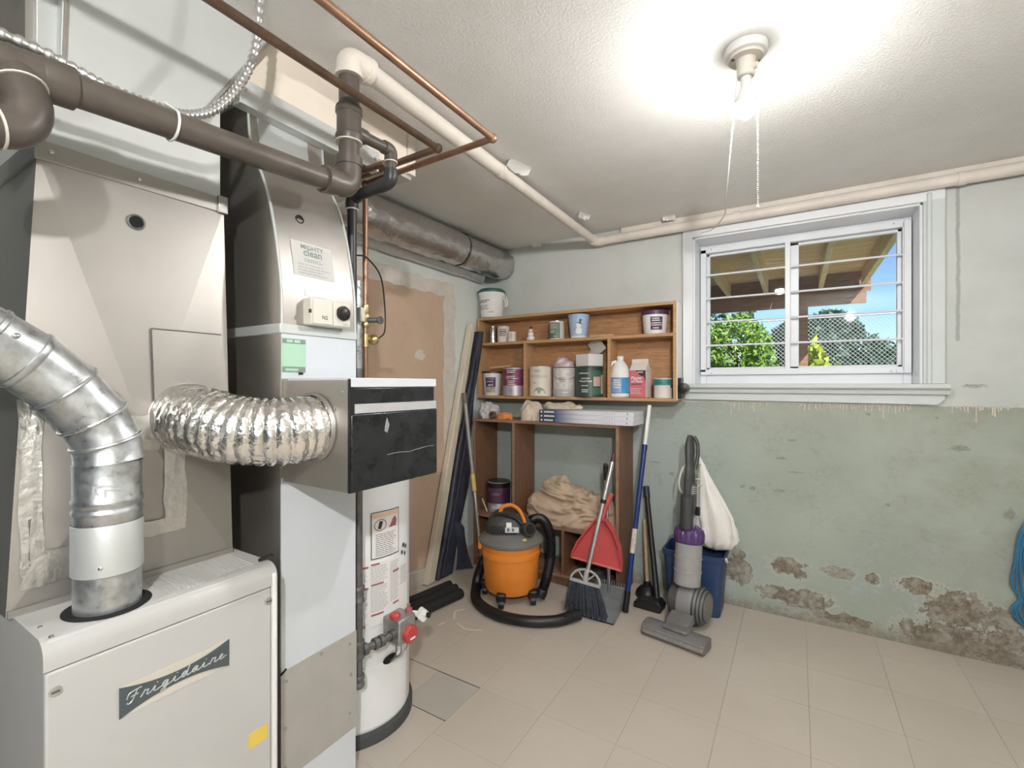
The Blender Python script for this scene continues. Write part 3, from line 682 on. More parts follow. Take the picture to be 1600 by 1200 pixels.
def plate(name, y0, y1, z0, z1, m, t=.002, parent=None, wob=0., seed=1):
    r = random.Random(seed); N_ = 7; rg = []
    for i in range(N_+1):
        y = y0+(y1-y0)*i/N_; row = []
        for j in range(N_+1):
            z = z0+(z1-z0)*j/N_
            yy, zz = y+(r.uniform(-wob, wob)), z+(r.uniform(-wob, wob)); row.append(on_p(yy, zz, t+r.uniform(0, wob*.5)))
        rg.append(row)
    return MB().ring(rg, closed=False).build(name, m, parent or ple, smooth=20)
ap = plate('access_cover', .482, .640, 1.13, 1.378, galv, .003)
MB().tube([on_p(.482+.0158*k, 1.378, .004) for k in range(11)], .0014, 5).build('cover_seam', iron, ap); MB().tube([on_p(.482, 1.13+.0248*k, .004) for k in range(11)], .0012, 5).build('cover_seam', iron, ap)
plate('foil_tape', .268, .300, .90, 1.22, tape, .003, wob=.003, seed=3); plate('foil_tape', .268, .42, .86, .925, tape, .0035, wob=.003, seed=4)
plate('foil_tape', .50, .545, .92, 1.14, tape, .0035, wob=.003, seed=5); plate('foil_tape', .45, .545, .905, .94, tape, .004, wob=.002, seed=6)
plate('foil_tape', .44, .49, 1.10, 1.18, tape, .004, wob=.002, seed=7)
MB().bar(on_p(.25, FZ+.006, .004), on_p(.655, FZ+.006, .004), .004, .014).build('base_flange', galv, ple)
# ---------------------------------------------------------------- flue pipe
fl = thing('flue_pipe', 'mottled galvanised flue pipe rising from the furnace and bending left', 'flue pipe', (-1.163, .37, FZ))
c0 = V((-1.163, .37, 0)); R_ = .0535
MB().cyl(c0+V((0, 0, FZ-.01)), c0+V((0, 0, FZ+.085)), R_*.985, n=40).build('stub', galv_d, fl)
sl = MB().lathe([(R_*1.0, .07), (R_*1.045, .072), (R_*1.045, .165), (R_*1.02, .168)], c0+V((0, 0, FZ)), 40, caps=(False, False)).build('sleeve', galv_w, fl)
screw(sl, c0+V((R_*.9, -R_*.50, FZ+.09)), (.87, -.5, 0), .004)
MB().lathe([(R_, .16), (R_, .182), (R_*1.05, .186), (R_*1.05, .192), (R_, .196), (R_, .202), (R_*1.05, .206), (R_*1.05, .212), (R_, .216), (R_, .285)], c0+V((0, 0, FZ)), 40, caps=(False, False)).build('riser', galv_d, fl)
# adjustable elbow: straight gores that turn towards -Y
pts = [V(p) for p in ((-1.163, .372, FZ+.285), (-1.163, .368, 1.138), (-1.162, .347, 1.185), (-1.160, .305, 1.243), (-1.157, .255, 1.291))]
for i in range(len(pts)-1):
    g = MB().tube([pts[i], pts[i]+(pts[i+1]-pts[i])*.06, pts[i]+(pts[i+1]-pts[i])*.14, pts[i]+(pts[i+1]-pts[i])*.94, pts[i+1]+(pts[i+1]-pts[i])*.08], [R_*1.05, R_*1.05, R_*1.01, R_*1.0, R_*.99], 40, caps=(False, False)).build('elbow_gore', galv_d, fl)
for i in range(1, len(pts)-1):
    ax_ = (pts[i+1]-pts[i-1]).normalized(); RX = ax_.to_track_quat('Z', 'Y').to_matrix()
    MB().tube([pts[i]+RX@V((R_*1.045*math.cos(k*2*math.pi/40), R_*1.045*math.sin(k*2*math.pi/40), 0)) for k in range(40)], .0034, 8, loop=True).build('seam_bead', galv_d, fl)
d_ = V((.05, -.80, .55)).normalized(); q = pts[-1]
pp = []; rr = []
for t, k in ((-.005, 1.), (.0, 1.05), (.006, 1.05), (.008, 1.), (.060, 1.), (.063, 1.05), (.069, 1.05), (.071, 1.), (.14, 1.), (.30, 1.)):
    pp.append(q+d_*t); rr.append(R_*1.02*k)
MB().tube(pp, rr, 40, caps=(False, True)).build('inclined_pipe', galv_d, fl)
u_ = d_.cross(V((0, 0, 1))).normalized(); w__ = u_.cross(d_)
for (t, a) in ((.045, .3), (.045, 2.0), (.12, 1.0)):
    n_ = (u_*math.cos(a)-w__*math.sin(a)); n_ = n_ if n_.x > 0 else -n_
    screw(fl, q+d_*t+n_*R_*1.02, n_, .005)
lk = MB(); c_ = c0+V((0, 0, FZ+.235))
for (z0_, z1_, a0, a1) in ((0, .022, -42, -38), (.020, .024, -42, -8), (.0, .014, -24, -20), (.012, .016, -24, 5)): lk.wrap(c0+V((0, 0, FZ+.222)), R_, a0, a1, z0_, z1_, 8, .0015)
lk.build('seam_lock', galv_w, fl)
# ---------------------------------------------------------------- return air duct
DX, DY0, DY1 = -1.17, .734, .982
rd = thing('return_duct', 'return air drop with white lower face and curved metal boot', 'air duct', (-1.45, .86, 0))
pr = [(-1.17, 1.405), (-1.171, 1.47), (-1.176, 1.536), (-1.196, 1.643), (-1.222, 1.74), (-1.25, 1.808), (-1.285, 1.87), (-1.318, 1.94), (-1.33, 2.02), (-1.33, 2.075)]
prs = catmull([(a, 0, b) for a, b in pr], 4)
loft(MB(), [(DX, -1.72, DY0, DY1, 0), (DX, -1.72, DY0, DY1, 1.262)]).build('lower_duct', [galv], rd, smooth=0)
MB().bb(DX, DX+.002, DY0+.002, DY1-.002, 0, 1.0).build('white_face', ductw, rd)
mb = MB(); mb.ring([[(p.x, DY0+.004, p.z), (p.x, DY1-.003, p.z), (-1.72, DY1-.003, p.z), (-1.72, DY0+.004, p.z)] for p in prs]); mb.build('boot', galv, rd, smooth=30)
for y in (DY0+.004, DY1-.003):
    MB().tube([p+V((.001, y, 0)) for p in prs], .004, 8).build('boot_seam', galv_w, rd)
MB().prism([(p.x+.002, p.z) for p in prs[26:34]]+[(p.x-.001, p.z) for p in reversed(prs[26:34])], (0, DY0+.03, 0), (1, 0, 0), (0, 0, 1), (0, .16, 0)).build('boot_ridge', galv_w, rd)
loft(MB(), [(DX+.001, -1.72, DY0, DY1, 1.262), (DX+.001, -1.72, DY0, DY1, 1.385)]).build('white_collar', [galv], rd, smooth=0)
MB().bb(DX+.001, DX+.003, DY0+.002, DY1-.001, 1.264, 1.384).build('collar_face', ductw, rd)
MB().bb(-1.72, DX+.004, DY0-.003, DY1+.003, 1.385, 1.412).build('cleat', galv_w, rd, bevel=.003)
MB().bb(-1.33, -1.292, .695, 1.19, 2.018, 2.088).build('top_flange', galv_w, rd, bevel=.002)
for y in (.71, 1.0, 1.17): screw(rd, (-1.292, y, 2.06), (1, 0, 0), .005)
MB().lathe([(.013, 0), (.013, .002), (.010, .002), (.0095, -.006)], (-1.2165, .822, 1.722), 24, R=Matrix.Rotation(math.pi/2-.22, 3, 'Y')).build('test_hole', dark, rd)
lp2 = MB().prism([(DY0+.0, .484), (DY1, .486), (DY1, .19), (DY0, .19)], (DX+.002, 0, 0), (0, 1, 0), (0, 0, 1), (.0025, 0, 0)).build('access_panel', panelg, rd, smooth=0)
for (y, z) in ((.748, .455), (.855, .475), (.955, .455), (.745, .33), (.96, .36), (.955, .245), (.745, .225)): screw(lp2, (DX+.0045, y, z), (1, 0, 0), .0045)
MB().tube([(DX+.004, DY0, .478), (DX+.01, DY0+.006, .488), (DX+.008, DY0+.012, .490)], .0028, 6).build('wire_clip', dark, rd)
# cleaning company sticker, curved with the boot
def bx(z):
    for i in range(len(prs)-1):
        if prs[i].z <= z <= prs[i+1].z: t = (z-prs[i].z)/(prs[i+1].z-prs[i].z); return prs[i].x+(prs[i+1].x-prs[i].x)*t
    return -1.17
def boot_fn(yc, zc, t): return lambda x, y: V((bx(zc+y)+t, yc+x, zc+y))
sk = thing('notice_sticker', 'white paper sticker printed MIGHTY clean on the curved boot', 'sticker', (-1.19, .846, 1.552))
mb = MB(); f = boot_fn(.846, 1.603, .0012); rg = [[f(x, y) for x in (-.066, .066)] for y in [-.05+.01*k for k in range(11)]]; mb.ring(rg, closed=False).build('paper', stick_p, sk)
f2 = boot_fn(.846, 1.603, .002); tx = MB(); tx.text('MIGHTY', .019, lambda x, y: f2(x*1.05, y+.036), 0, 1.0, .012); tx.text('clean', .030, lambda x, y: f2(x*1.0, y+.020), 0, 1.0, .014)
tx.build('lettering', mat('green_grey_ink', (.20, .24, .22), .6), sk)
mb = MB(); rows(mb, f2, -.03, .035, -.008, .004, 2, .4, 4); rows(mb, f2, -.052, .055, -.046, -.012, 4, .22, 5); mb.build('small_print', inkg, sk)
mb = MB(); f3 = boot_fn(.845, 1.508, .0012); mb.ring([[f3(x, y) for x in (-.035, .035)] for y in (-.010, 0, .010)], closed=False).build('faded_label', galv_w, rd)
gs = thing('inspection_tag', 'green printed service tag on the white collar', 'sticker', (DX+.003, .772, 1.283)); gx = DX+.0032
fg = plane_fn((gx, .772, 1.328), (0, 1, 0), (0, 0, 1))
quad(MB(), fg, -.036, .036, -.047, .046, 1).build('tag', greenp, gs)
fg = plane_fn((gx+.0008, .772, 1.328), (0, 1, 0), (0, 0, 1)); mb = MB(); quad(mb, fg, -.034, .034, .032, .044, 1); quad(mb, fg, -.034, .034, -.046, -.031, 1); mb.build('print_bands', greyg, gs)
fg = plane_fn((gx+.0014, .772, 1.328), (0, 1, 0), (0, 0, 1)); mb = MB(); quad(mb, fg, -.022, -.004, .034, .042, 1); quad(mb, fg, 0, .018, .034, .042, 1); quad(mb, fg, -.026, .012, -.041, -.036, 1); rows(mb, fg, -.026, .02, -.045, -.040, 1, .3, 2); mb.build('pale_print', greenp, gs)
MB().bb(gx, gx+.004, .785, .797, 1.276, 1.282).build('magnet', dark, gs)
# humidistat control on the boot
hs = thing('humidity_control', 'beige control box with a black dial on the duct boot', 'control box', (-1.15, .868, 1.412))
MB().bb(-1.176, -1.137, .803, .936, 1.414, 1.489).build('case', cream, hs, bevel=.004)
MB().bb(-1.137, -1.134, .808, .871, 1.418, 1.485).build('left_cover', cream, hs, bevel=.002); MB().bb(-1.137, -1.134, .874, .932, 1.418, 1.485).build('right_cover', cream, hs, bevel=.002)
kn = MB().lathe([(.0215, 0), (.021, .008), (.016, .010), (.015, .016), (.012, .018)], (-1.134, .905, 1.456), 30, R=Matrix.Rotation(math.pi/2, 3, 'Y'), fn=lambda a, z: 1+.02*math.cos(24*a)).build('dial', dark, hs)
MB().bb(-1.142, -1.136, .799, .804, 1.446, 1.456).build('side_button', dark, hs)
MB().text('N2', .015, plane_fn((-1.1336, .845, 1.436), (0, 1, 0), (0, 0, 1)), 0, 1, .02).build('lettering', ink, hs)
rows(MB(), plane_fn((-1.1336, .905, 1.45), (0, 1, 0), (0, 0, 1)), .0, .024, -.030, -.022, 2, .4, 3).build('small_print', inkg, hs)
# ---------------------------------------------------------------- humidifier
hm = thing('humidifier', 'box humidifier with scuffed black front mounted on the return duct', 'humidifier', (-1.04, .9, .99))
HX0, HX1, HY0, HY1, HZ0, HZ1 = -1.17, -.904, .742, 1.05, .99, 1.262
MB().bb(HX0, HX1-.006, HY0, HY1, HZ0, HZ1-.002).build('housing', galv, hm, smooth=0, bevel=.002)
MB().bb(HX0+.02, HX1+.002, HY0+.001, HY1, HZ1-.020, HZ1+.003).build('white_top', ductw, hm, bevel=.002)
fr_ = MB().bb(HX1-.006, HX1+.006, HY0, HY1, HZ0, HZ1-.084).build('front_cover', blackp, hm, bevel=.004)
MB().bb(HX1-.006, HX1+.001, HY0+.004, HY1-.008, HZ1-.060, HZ1-.021).build('upper_front', blackp, hm, bevel=.003)
MB().bb(HX1-.004, HX1+.004, HY0+.012, HY1-.003, HZ1-.083, HZ1-.0605).build('grey_strip', greyl, hm)
MB().bb(HX1-.0065, HX1+.0015, HY0-.001, HY0+.012, HZ0, HZ1).build('side_gasket', rubber, hm)
for y, z in ((HY0, .0), ): pass
screw(hm, (-.955, HY0, 1.19), (0, -1, 0), .004); screw(hm, (-.965, HY0, 1.105), (0, -1, 0), .006); screw(hm, (-.93, HY0, 1.23), (0, -1, 0), .0035)
sm = mat('pale_scuff', (.28, .28, .28), .6)
MB().tube([(HX1+.0062, .855+.02*k, 1.068+.002*math.sin(k)+(.003 if k > 4 else 0)) for k in range(10)], .0009, 5).build('scratch', sm, fr_)
MB().prism([(.845, 1.13), (.855, 1.125), (.862, 1.145), (.853, 1.165), (.848, 1.15)], (HX1+.006, 0, 0), (0, 1, 0), (0, 0, 1), (.0004, 0, 0)).build('scuff', sm, fr_, smooth=0)
# ---------------------------------------------------------------- crinkled foil bypass duct
fd = thing('foil_bypass_duct', 'crinkled silver foil hose joining the plenum to the humidifier', 'air duct', (-1.15, .6, 1.06))
path = catmull([on_p(.555, 1.165)+V((-.012, 0, 0)), (-1.225, .556, 1.164), (-1.165, .568, 1.155), (-1.105, .605, 1.140), (-1.055, .665, 1.136), (-1.040, .712, 1.14), (-1.038, .744, 1.142)], 30)
M_ = len(path); rng = []; n_ = 90
T = [(path[min(i+1, M_-1)]-path[max(i-1, 0)]).normalized() for i in range(M_)]; u = V((0, 0, 1))
sacc = 0
for i in range(M_):
    if i: sacc += (path[i]-path[i-1]).length
    u = (u-T[i]*u.dot(T[i])).normalized(); w_ = T[i].cross(u); rg = []
    for k in range(n_):
        a = 2*math.pi*k/n_; dd = u*math.cos(a)+w_*math.sin(a); q = path[i]+dd*.08
        nz = abs(noise.noise(q*95))*.0045+noise.noise(q*16)*.0035+abs(noise.noise(q*190))*.0035
        pl_ = .0055*abs(math.sin(sacc*math.pi/.021+.4*noise.noise(q*9)))
        rg.append(path[i]+dd*(.073+pl_+nz))
    rng.append(rg)
MB().ring(rng, caps=(False, False)).build('foil_sleeve', foil, fd, smooth=50)
MB().lathe([(.078, 0), (.087, .0), (.087, -.004), (.080, -.010)], (-1.038, HY0-.001, 1.142), 48, caps=(False, False), R=Matrix.Rotation(-math.pi/2, 3, 'X')).build('collar', galv, fd)
MB().lathe([(.075, 0), (.088, 0), (.086, .012), (.078, .02)], on_p(.555, 1.165), 40, caps=(False, False), R=Matrix.Rotation(math.pi/2, 3, 'Y')).build('collar', tape, fd)
# ---------------------------------------------------------------- water heater
HC_ = V((-1.455, 1.21, 0)); HR = .21
wh = thing('water_heater', 'white cylindrical gas water heater behind the return duct', 'water heater', HC_)
MB().lathe([(HR+.012, 0), (HR+.012, .035), (HR-.01, .045)], HC_, 56).build('base_pan', mat('dark_base', (.06, .06, .06), .6), wh)
MB().lathe([(HR*.98, .04), (HR, .05), (HR, 1.17), (HR*.97, 1.19), (HR*.3, 1.2), (.02, 1.2)], HC_, 72).build('tank', heatw, wh)
MB().wrap(HC_, HR, -58, 22, .055, .27, 24, .003).build('burner_cover', heatw, wh)
fs_ = cyl_fn(HC_, HR, -4, .268, .0042); MB().add([fs_(0, 0)]+[fs_(.030*math.cos(k*math.pi/12), .016*math.sin(k*math.pi/12)) for k in range(24)], [(0, k+1, (k+1) % 24+1) for k in range(24)]).build('sight_hole', darkhole, wh)
MB().lathe([(.038, 0), (.038, .45)], HC_+V((-.03, .03, 1.2)), 24).build('draft_stub', galv_d, wh)
fc = lambda a, z, t=.003: cyl_fn(HC_, HR, a, z, t)
f = fc(-8, .72); s1 = quad(MB(), f, -.058, .058, -.082, .082).build('warning_label', paper, wh)
f = fc(-8, .72, .0036); mb = MB()
for q in ((-.058, .058, .079, .082), (-.058, .058, -.082, -.079), (-.058, -.0555, -.082, .082), (.0555, .058, -.082, .082)): quad(mb, f, *q)
rows(mb, f, -.042, .045, -.075, .005, 12, .3, 7); mb.build('label_print', ink, s1)
quad(MB(), f, -.053, .053, .06, .077).build('label_header', mat('peach_print', (.75, .52, .38), .7), s1)
mb = MB(); mb.ring([[f(-.024+.024*math.cos(a), .034+.021*math.sin(a)) for a in [k*2*math.pi/24 for k in range(25)]], [f(-.024+.021*math.cos(a), .034+.018*math.sin(a)) for a in [k*2*math.pi/24 for k in range(25)]]], closed=False); mb.build('no_flame_symbol', inkr, s1)
mb = MB(); mb.add([f(-.034, .022), f(-.022, .020), f(-.014, .046), f(-.028, .048)], [(0, 1, 2, 3)]); mb.build('flame_symbol', ink, s1)
mb = MB(); mb.add([f(.008, .018), f(.042, .018), f(.046, .04), f(.038, .056), f(.026, .046), f(.018, .030)], [(0, 1, 2, 3, 4, 5)]); mb.build('fire_symbol', inkr, s1)
f = fc(-14, .53); s2 = MB(); quad(s2, f, -.115, .145, -.125, .095, 20); s2 = s2.build('instruction_label', paper, wh)
f = fc(-14, .53, .0036); mb = MB()
for i, (xa, xb, ya, yb_, n_) in enumerate(((-.11, -.045, .02, .07, 9), (-.11, -.045, -.115, .005, 20), (-.038, .03, .025, .085, 10), (-.038, .03, -.075, .015, 16), (.037, .08, -.06, .085, 24), (.09, .14, -.02, .05, 8))): rows(mb, f, xa, xb, ya, yb_, n_, .34, i+20)
mb.build('label_print', inkg, s2)
mb = MB()
for (xa, xb, y) in ((-.08, -.045, .085), (-.036, -.005, .09), (-.10, -.045, .012), (-.036, .01, .02), (.05, .08, .045), (.05, .08, -.07), (-.036, .01, -.085), (-.08, -.055, -.118)): quad(mb, f, xa, xb, y-.0035, y+.0035)
mb.build('label_headings', inkr, s2)
mb = MB()
for (x, y) in ((.095, .09), (.115, .08), (.122, .105), (.105, .115)): quad(mb, f, x, x+.012, y, y+.014, 2)
mb.build('label_icons', ink, s2)
# gas control valve on the tank
gv = thing('gas_valve', 'grey gas control valve with red knobs on the water heater', 'gas valve', (-1.22, 1.205, .33))
MB().bb(-1.246, -1.165, 1.163, 1.245, .345, .432).build('body', mat('cast_aluminium', (.40, .40, .40), .42, .7, .15, 30), gv, bevel=.006)
MB().lathe([(.030, 0), (.030, .012), (.026, .016), (.012, .018)], (-1.165, 1.21, .372), 28, R=Matrix.Rotation(math.pi/2, 3, 'Y'), fn=lambda a, z: 1+.03*math.cos(10*a)).build('temperature_dial', mat('red_knob', (.48, .05, .045), .4), gv)
MB().bb(-1.1475, -1.145, 1.198, 1.222, .358, .364).build('dial_pointer', paper, gv)
MB().lathe([(.019, 0), (.019, .012), (.015, .016)], (-1.20, 1.178, .432), 20, fn=lambda a, z: 1+.05*math.cos(8*a)).build('gas_cock_knob', MATS['red_knob'], gv)
MB().lathe([(.013, 0), (.013, .012), (.006, .014), (.006, .028)], (-1.19, 1.235, .432), 16).build('pilot_button', inkr, gv)
MB().cyl((-1.19, 1.145, .385), (-1.19, 1.165, .385), .017, n=18).build('inlet_boss', iron, gv)
MB().tube(fillet([(-1.185, 1.20, .347), (-1.185, 1.20, .30), (-1.232, 1.205, .262)], .02), .007, 10).build('burner_tube', alu, gv)
MB().tube(catmull([(-1.19, 1.175, .347), (-1.19, 1.170, .31), (-1.225, 1.18, .268)], 6), .0025, 8).build('pilot_tube', iron, gv)
MB().tube(catmull([(-1.18, 1.225, .347), (-1.185, 1.215, .31), (-1.232, 1.215, .268)], 6), .0018, 6).build('thermocouple', copper, gv)
dv = thing('drain_valve', 'white plastic drain tap beside the gas valve', 'drain valve', (-1.22, 1.30, .34))
MB().tube([(-1.27, 1.29, .385), (-1.185, 1.325, .385)], .011, 14).build('spout', white, dv); MB().lathe([(.022, -.011), (.022, .011)], (-1.20, 1.318, .385), 16, R=Matrix.Rotation(math.pi/2, 3, 'Y')@Matrix.Rotation(.4, 3, 'X'), fn=lambda a, z: 1+.14*math.cos(4*a)).build('handwheel', white, dv)
MB().cyl((-1.187, 1.324, .385), (-1.172, 1.330, .383), .009, .010, 14).build('outlet_cap', dark, dv)
# gas pipe
gp = thing('gas_pipe', 'grey steel gas pipe running down beside the white duct', 'gas pipe', (-1.205, 1.022, .25))
gx_, gy_ = -1.205, 1.022
MB().cyl((gx_, gy_, .29), (gx_, gy_, 1.30), .0135, n=16).build('drop', iron, gp)
for z, h in ((.545, .055), (.365, .06), (.275, .04)): MB().lathe([(.0175, 0), (.020, .004), (.020, .012), (.0175, .016), (.0175, h-.016), (.020, h-.012), (.020, h-.004), (.0175, h)], (gx_, gy_, z), 18).build('coupling', iron, gp)
MB().cyl((gx_, gy_, .385), (-1.19, 1.15, .385), .012, n=16).build('branch', iron, gp)
for t in (.12, .45, .62):
    a = V((gx_, gy_, .385)).lerp(V((-1.19, 1.15, .385)), t); b = V((gx_, gy_, .385)).lerp(V((-1.19, 1.15, .385)), t+.14); MB().cyl(a, b, .0195, n=16).build('union', iron, gp, bevel=.003)
# ---------------------------------------------------------------- bulkhead and insulated duct
MB().bb(XL, -1.302, .40, 1.37, 2.072, HC).build('bulkhead', bulkm, loc=(0, 0, 0), kind=S, smooth=0, label='cream boxed-in bulkhead under the ceiling')
MB().bb(-1.304, -1.290, 1.338, 1.378, 2.072, HC-.001).build('trim_1', pvcw, loc=(0, 0, 0), kind=S, bevel=.002)
MB().bb(XL+.02, -1.31, .7, 1.372, 2.060, 2.072).build('trim_2', galv_w, loc=(0, 0, 0), kind=S, smooth=0)
idt = thing('insulated_duct', 'grey foil-wrapped insulated duct along the ceiling into the corner', 'air duct', (-1.85, 2.1, 2.0))
def wrapduct(name, y0, y1, r, seed):
    rgs = []; N2 = max(6, int((y1-y0)/.02)); n_ = 40
    for i in range(N2+1):
        y = y0+(y1-y0)*i/N2; rg = []
        for k in range(n_):
            a = 2*math.pi*k/n_; q = V((math.cos(a)*r, y+seed, math.sin(a)*r)); nz = noise.noise(q*14)*.010+abs(noise.noise(q*40))*.009+abs(noise.noise(q*85))*.004
            edge = -.012 if i in (0, N2) else 0
            rr_ = r+nz*(.4 if math.sin(a) > .6 else 1)+edge
            rg.append((-1.865+.025*(y-1.4)/1.5+rr_*math.cos(a), y, min(HC-.002, 2.113+rr_*math.sin(a))))
        rgs.append(rg)
    return MB().ring(rgs).build(name, foil_g, idt, smooth=50)
wrapduct('sleeve', 1.38, 2.37, .103, 0); wrapduct('sleeve', 2.36, 2.893, .100, 5)
MB().tube([(-1.848+.104*math.cos(a), 2.365, min(HC-.004, 2.113+.104*math.sin(a))) for a in [k*2*math.pi/32 for k in range(32)]], .004, 8, loop=True).build('tie_strap', dark, idt)
sk_ = MB(); r5 = random.Random(5)   # sagging torn edge of the wrap along the wall
rg = []
for i in range(40):
    y = 1.42+i*.035; s_ = .02+.012*noise.noise(V((y*6, 0, 0))); rg.append([(-1.93, y, 2.03), (-1.945, y, 2.012-s_), (-1.97, y+.01, 2.0-s_*.6), (-1.99, y, 2.02)])
sk_.ring(rg, closed=False).build('torn_wrap', foil_g, idt)
# ---------------------------------------------------------------- drain and vent piping
dp = thing('drain_pipe', 'brown plastic drain pipe crossing in front of the ducts up to the ceiling', 'drain pipe', (-1.10, .9, 1.8))
R1 = .0285; A = V((-1.10, .90, 1.815)); Bq = V((-1.10, .262, 1.772))
MB().cyl(Bq, A+V((0, -.035, -.003)), R1, n=28).build('horizontal_run', abs_, dp)
MB().tube(fillet([A+V((0, -.075, -.005)), A, A+V((0, 0, .075))], .05, 8), .034, 28).build('elbow', abs_, dp)
MB().tube([A+V((0, -.085, -.006)), A+V((0, -.060, -.004))], .037, 28).build('elbow_hub', abs_, dp); MB().tube([A+V((0, 0, .06)), A+V((0, 0, .085))], .037, 28).build('elbow_hub', abs_, dp)
MB().cyl(A+V((0, 0, .05)), (-1.10, .90, 2.16), R1, n=28).build('riser', abs_, dp)
te = MB().lathe([(.036, 0), (.0375, .005), (.0375, .018), (.034, .022), (.034, .078), (.0375, .082), (.0375, .095), (.036, .10)], (-1.10, .90, 1.945), 28).build('tee', abs_, dp)
MB().cyl((-1.10, .925, 1.985), (-1.10, .958, 1.985), .021, n=20).build('tee_branch', abs_, te)
MB().lathe([(.0372, .0), (.0372, .003)], (-1.10, .90, 1.942), 28).build('cement_ring', cream, te)
MB().tube([(-1.10, .95, 1.985), (-1.10, 1.04, 1.99)], .0165, 18).build('vent_branch', abs_, dp)
MB().tube(fillet([(-1.10, 1.03, 1.99), (-1.10, 1.062, 1.992), (-1.10, 1.062, 1.955)], .025, 6), .0205, 18).build('vent_elbow', abs_, dp)
MB().tube([(-1.10, 1.062, 1.965), (-1.10, 1.062, 1.93)], .0165, 18).build('vent_branch', abs_, dp)
for z in (1.952, 1.925): MB().lathe([(.0212, 0), (.0212, .003)], (-1.10, 1.062, z), 20).build('cement_ring', cream, dp)
MB().tube(fillet([(-1.10, 1.062, 1.93), (-1.10, 1.062, 1.893), (-1.15, 1.062, 1.888)], .03, 6), .0215, 18).build('vent_elbow', abs_b, dp)
MB().tube([(-1.14, 1.062, 1.889), (-1.262, 1.062, 1.880)], .0185, 18).build('vent_branch', abs_b, dp)
MB().tube(fillet([(-1.245, 1.062, 1.881), (-1.283, 1.062, 1.877), (-1.283, 1.062, 1.84)], .03, 6), .021, 18).build('vent_elbow', abs_b, dp)
MB().lathe([(.0215, 0), (.0215, .003)], (-1.283, 1.062, 1.838), 20).build('cement_ring', white, dp)
MB().cyl((-1.283, 1.062, 1.845), (-1.283, 1.062, 1.27), .0155, n=18).build('vent_drop', abs_b, dp)
# left-hand wye and trap
MB().tube([(-1.10, .30, 1.7755), (-1.10, .262, 1.7725), (-1.10, .255, 1.772)], [.036, .036, .034], 28).build('wye_hub', abs_, dp)
MB().tube([(-1.10, .262, 1.772), (-1.10, .12, 1.76)], .0345, 28).build('wye', abs_, dp)
MB().tube(catmull([(-1.098, .225, 1.765), (-1.08, .232, 1.73), (-1.07, .237, 1.70), (-1.065, .226, 1.665), (-1.06, .195, 1.648), (-1.05, .15, 1.645)], 6), .031, 24).build('trap_bend', abs_, dp)
for p, d__ in (((-1.084, .231, 1.737), (.4, .15, -1)), ((-1.061, .200, 1.650), (.1, -.9, -.25))): MB().lathe([(.0345, 0), (.0345, .003)], p, 24, R=V(d__).to_track_quat('Z', 'Y').to_matrix()).build('cement_ring', cream, dp)
# white painted pipe along the ceiling and along the window wall
wp = thing('ceiling_pipe', 'white painted pipe along the ceiling and across above the window', 'pipe', (-1.1, 1.9, 2.15))
RW = .029
MB().tube(fillet([(-1.10, .90, 2.135), (-1.10, .90, 2.185), (-1.10, .96, 2.188)], .045, 8), .036, 28).build('corner_elbow', pvcw, wp)
MB().cyl((-1.10, .90, 2.130), (-1.10, .90, 2.142), .0385, n=28).build('elbow_hub', pvcw, wp); MB().cyl((-1.10, .955, 2.188), (-1.10, .975, 2.188), .0385, n=28).build('elbow_hub', pvcw, wp)
MB().cyl((-1.10, .95, 2.188), (-1.105, 1.72, 2.180), RW, n=28).build('long_run', pvcw, wp)
MB().cyl((-1.105, 1.70, 2.180), (-1.108, 2.82, 2.168), RW*.88, n=28).build('long_run', pvcw, wp); MB().cyl((-1.105, 1.695, 2.180), (-1.105, 1.725, 2.180), RW*1.06, n=28).build('coupling', pvcw, wp)
MB().tube(fillet([(-1.108, 2.79, 2.168), (-1.108, 2.842, 2.167), (-1.05, 2.848, 2.168)], .04, 6), RW*1.05, 24).build('corner_elbow', pvcw, wp)
MB().cyl((-1.06, 2.848, 2.168), (XR, 2.862, 2.188), RW*.95, n=24).build('wall_run', pvcw, wp)
for x in (-.30, .62): MB().cyl((x, 2.855, 2.178), (x+.03, 2.8555, 2.178), RW*1.06, n=24).build('coupling', pvcw, wp)
MB().bb(-.95, XR, 2.868, YW, HC-.05, HC).build('trim_3', pvcw, loc=(0, 0, 0), kind=S, bevel=.004)
# copper water lines
def cline(name_label, pts, r, m, name='copper_pipe'):
    o = thing(name, name_label, 'pipe', pts[1]); MB().tube(fillet(pts, .012, 4), r, 14).build('tube', m, o)
    for p in pts[1:-1]: MB().sphere(p, r*1.45, n=14, m=8).build('elbow', m, o)
    return o
c1 = cline('dull copper line nearest the drain riser, turning left under the bulkhead', [(-1.04, .1, 2.05), (-1.04, 1.218, 2.05), (-1.70, 1.218, 2.04)], .0115, copper_d)
c2 = cline('bright copper line farther right on the ceiling, turning left under the bulkhead', [(-.845, .1, 2.05), (-.845, 1.262, 2.05), (-1.447, 1.262, 2.036), (-1.447, 1.262, 1.19)], .0105, copper)
c3 = thing('copper_pipe', 'short dull copper line tucked between the riser and bulkhead', 'pipe', (-1.35, 1.14, 2.03))
MB().tube([(-1.20, 1.13, 2.003), (-1.75, 1.13, 2.003)], .011, 14).build('tube', copper_d, c3); MB().tube([(-1.33, 1.13, 2.003), (-1.40, 1.13, 2.003)], .0145, 14).build('sleeve', copper_d, c3)
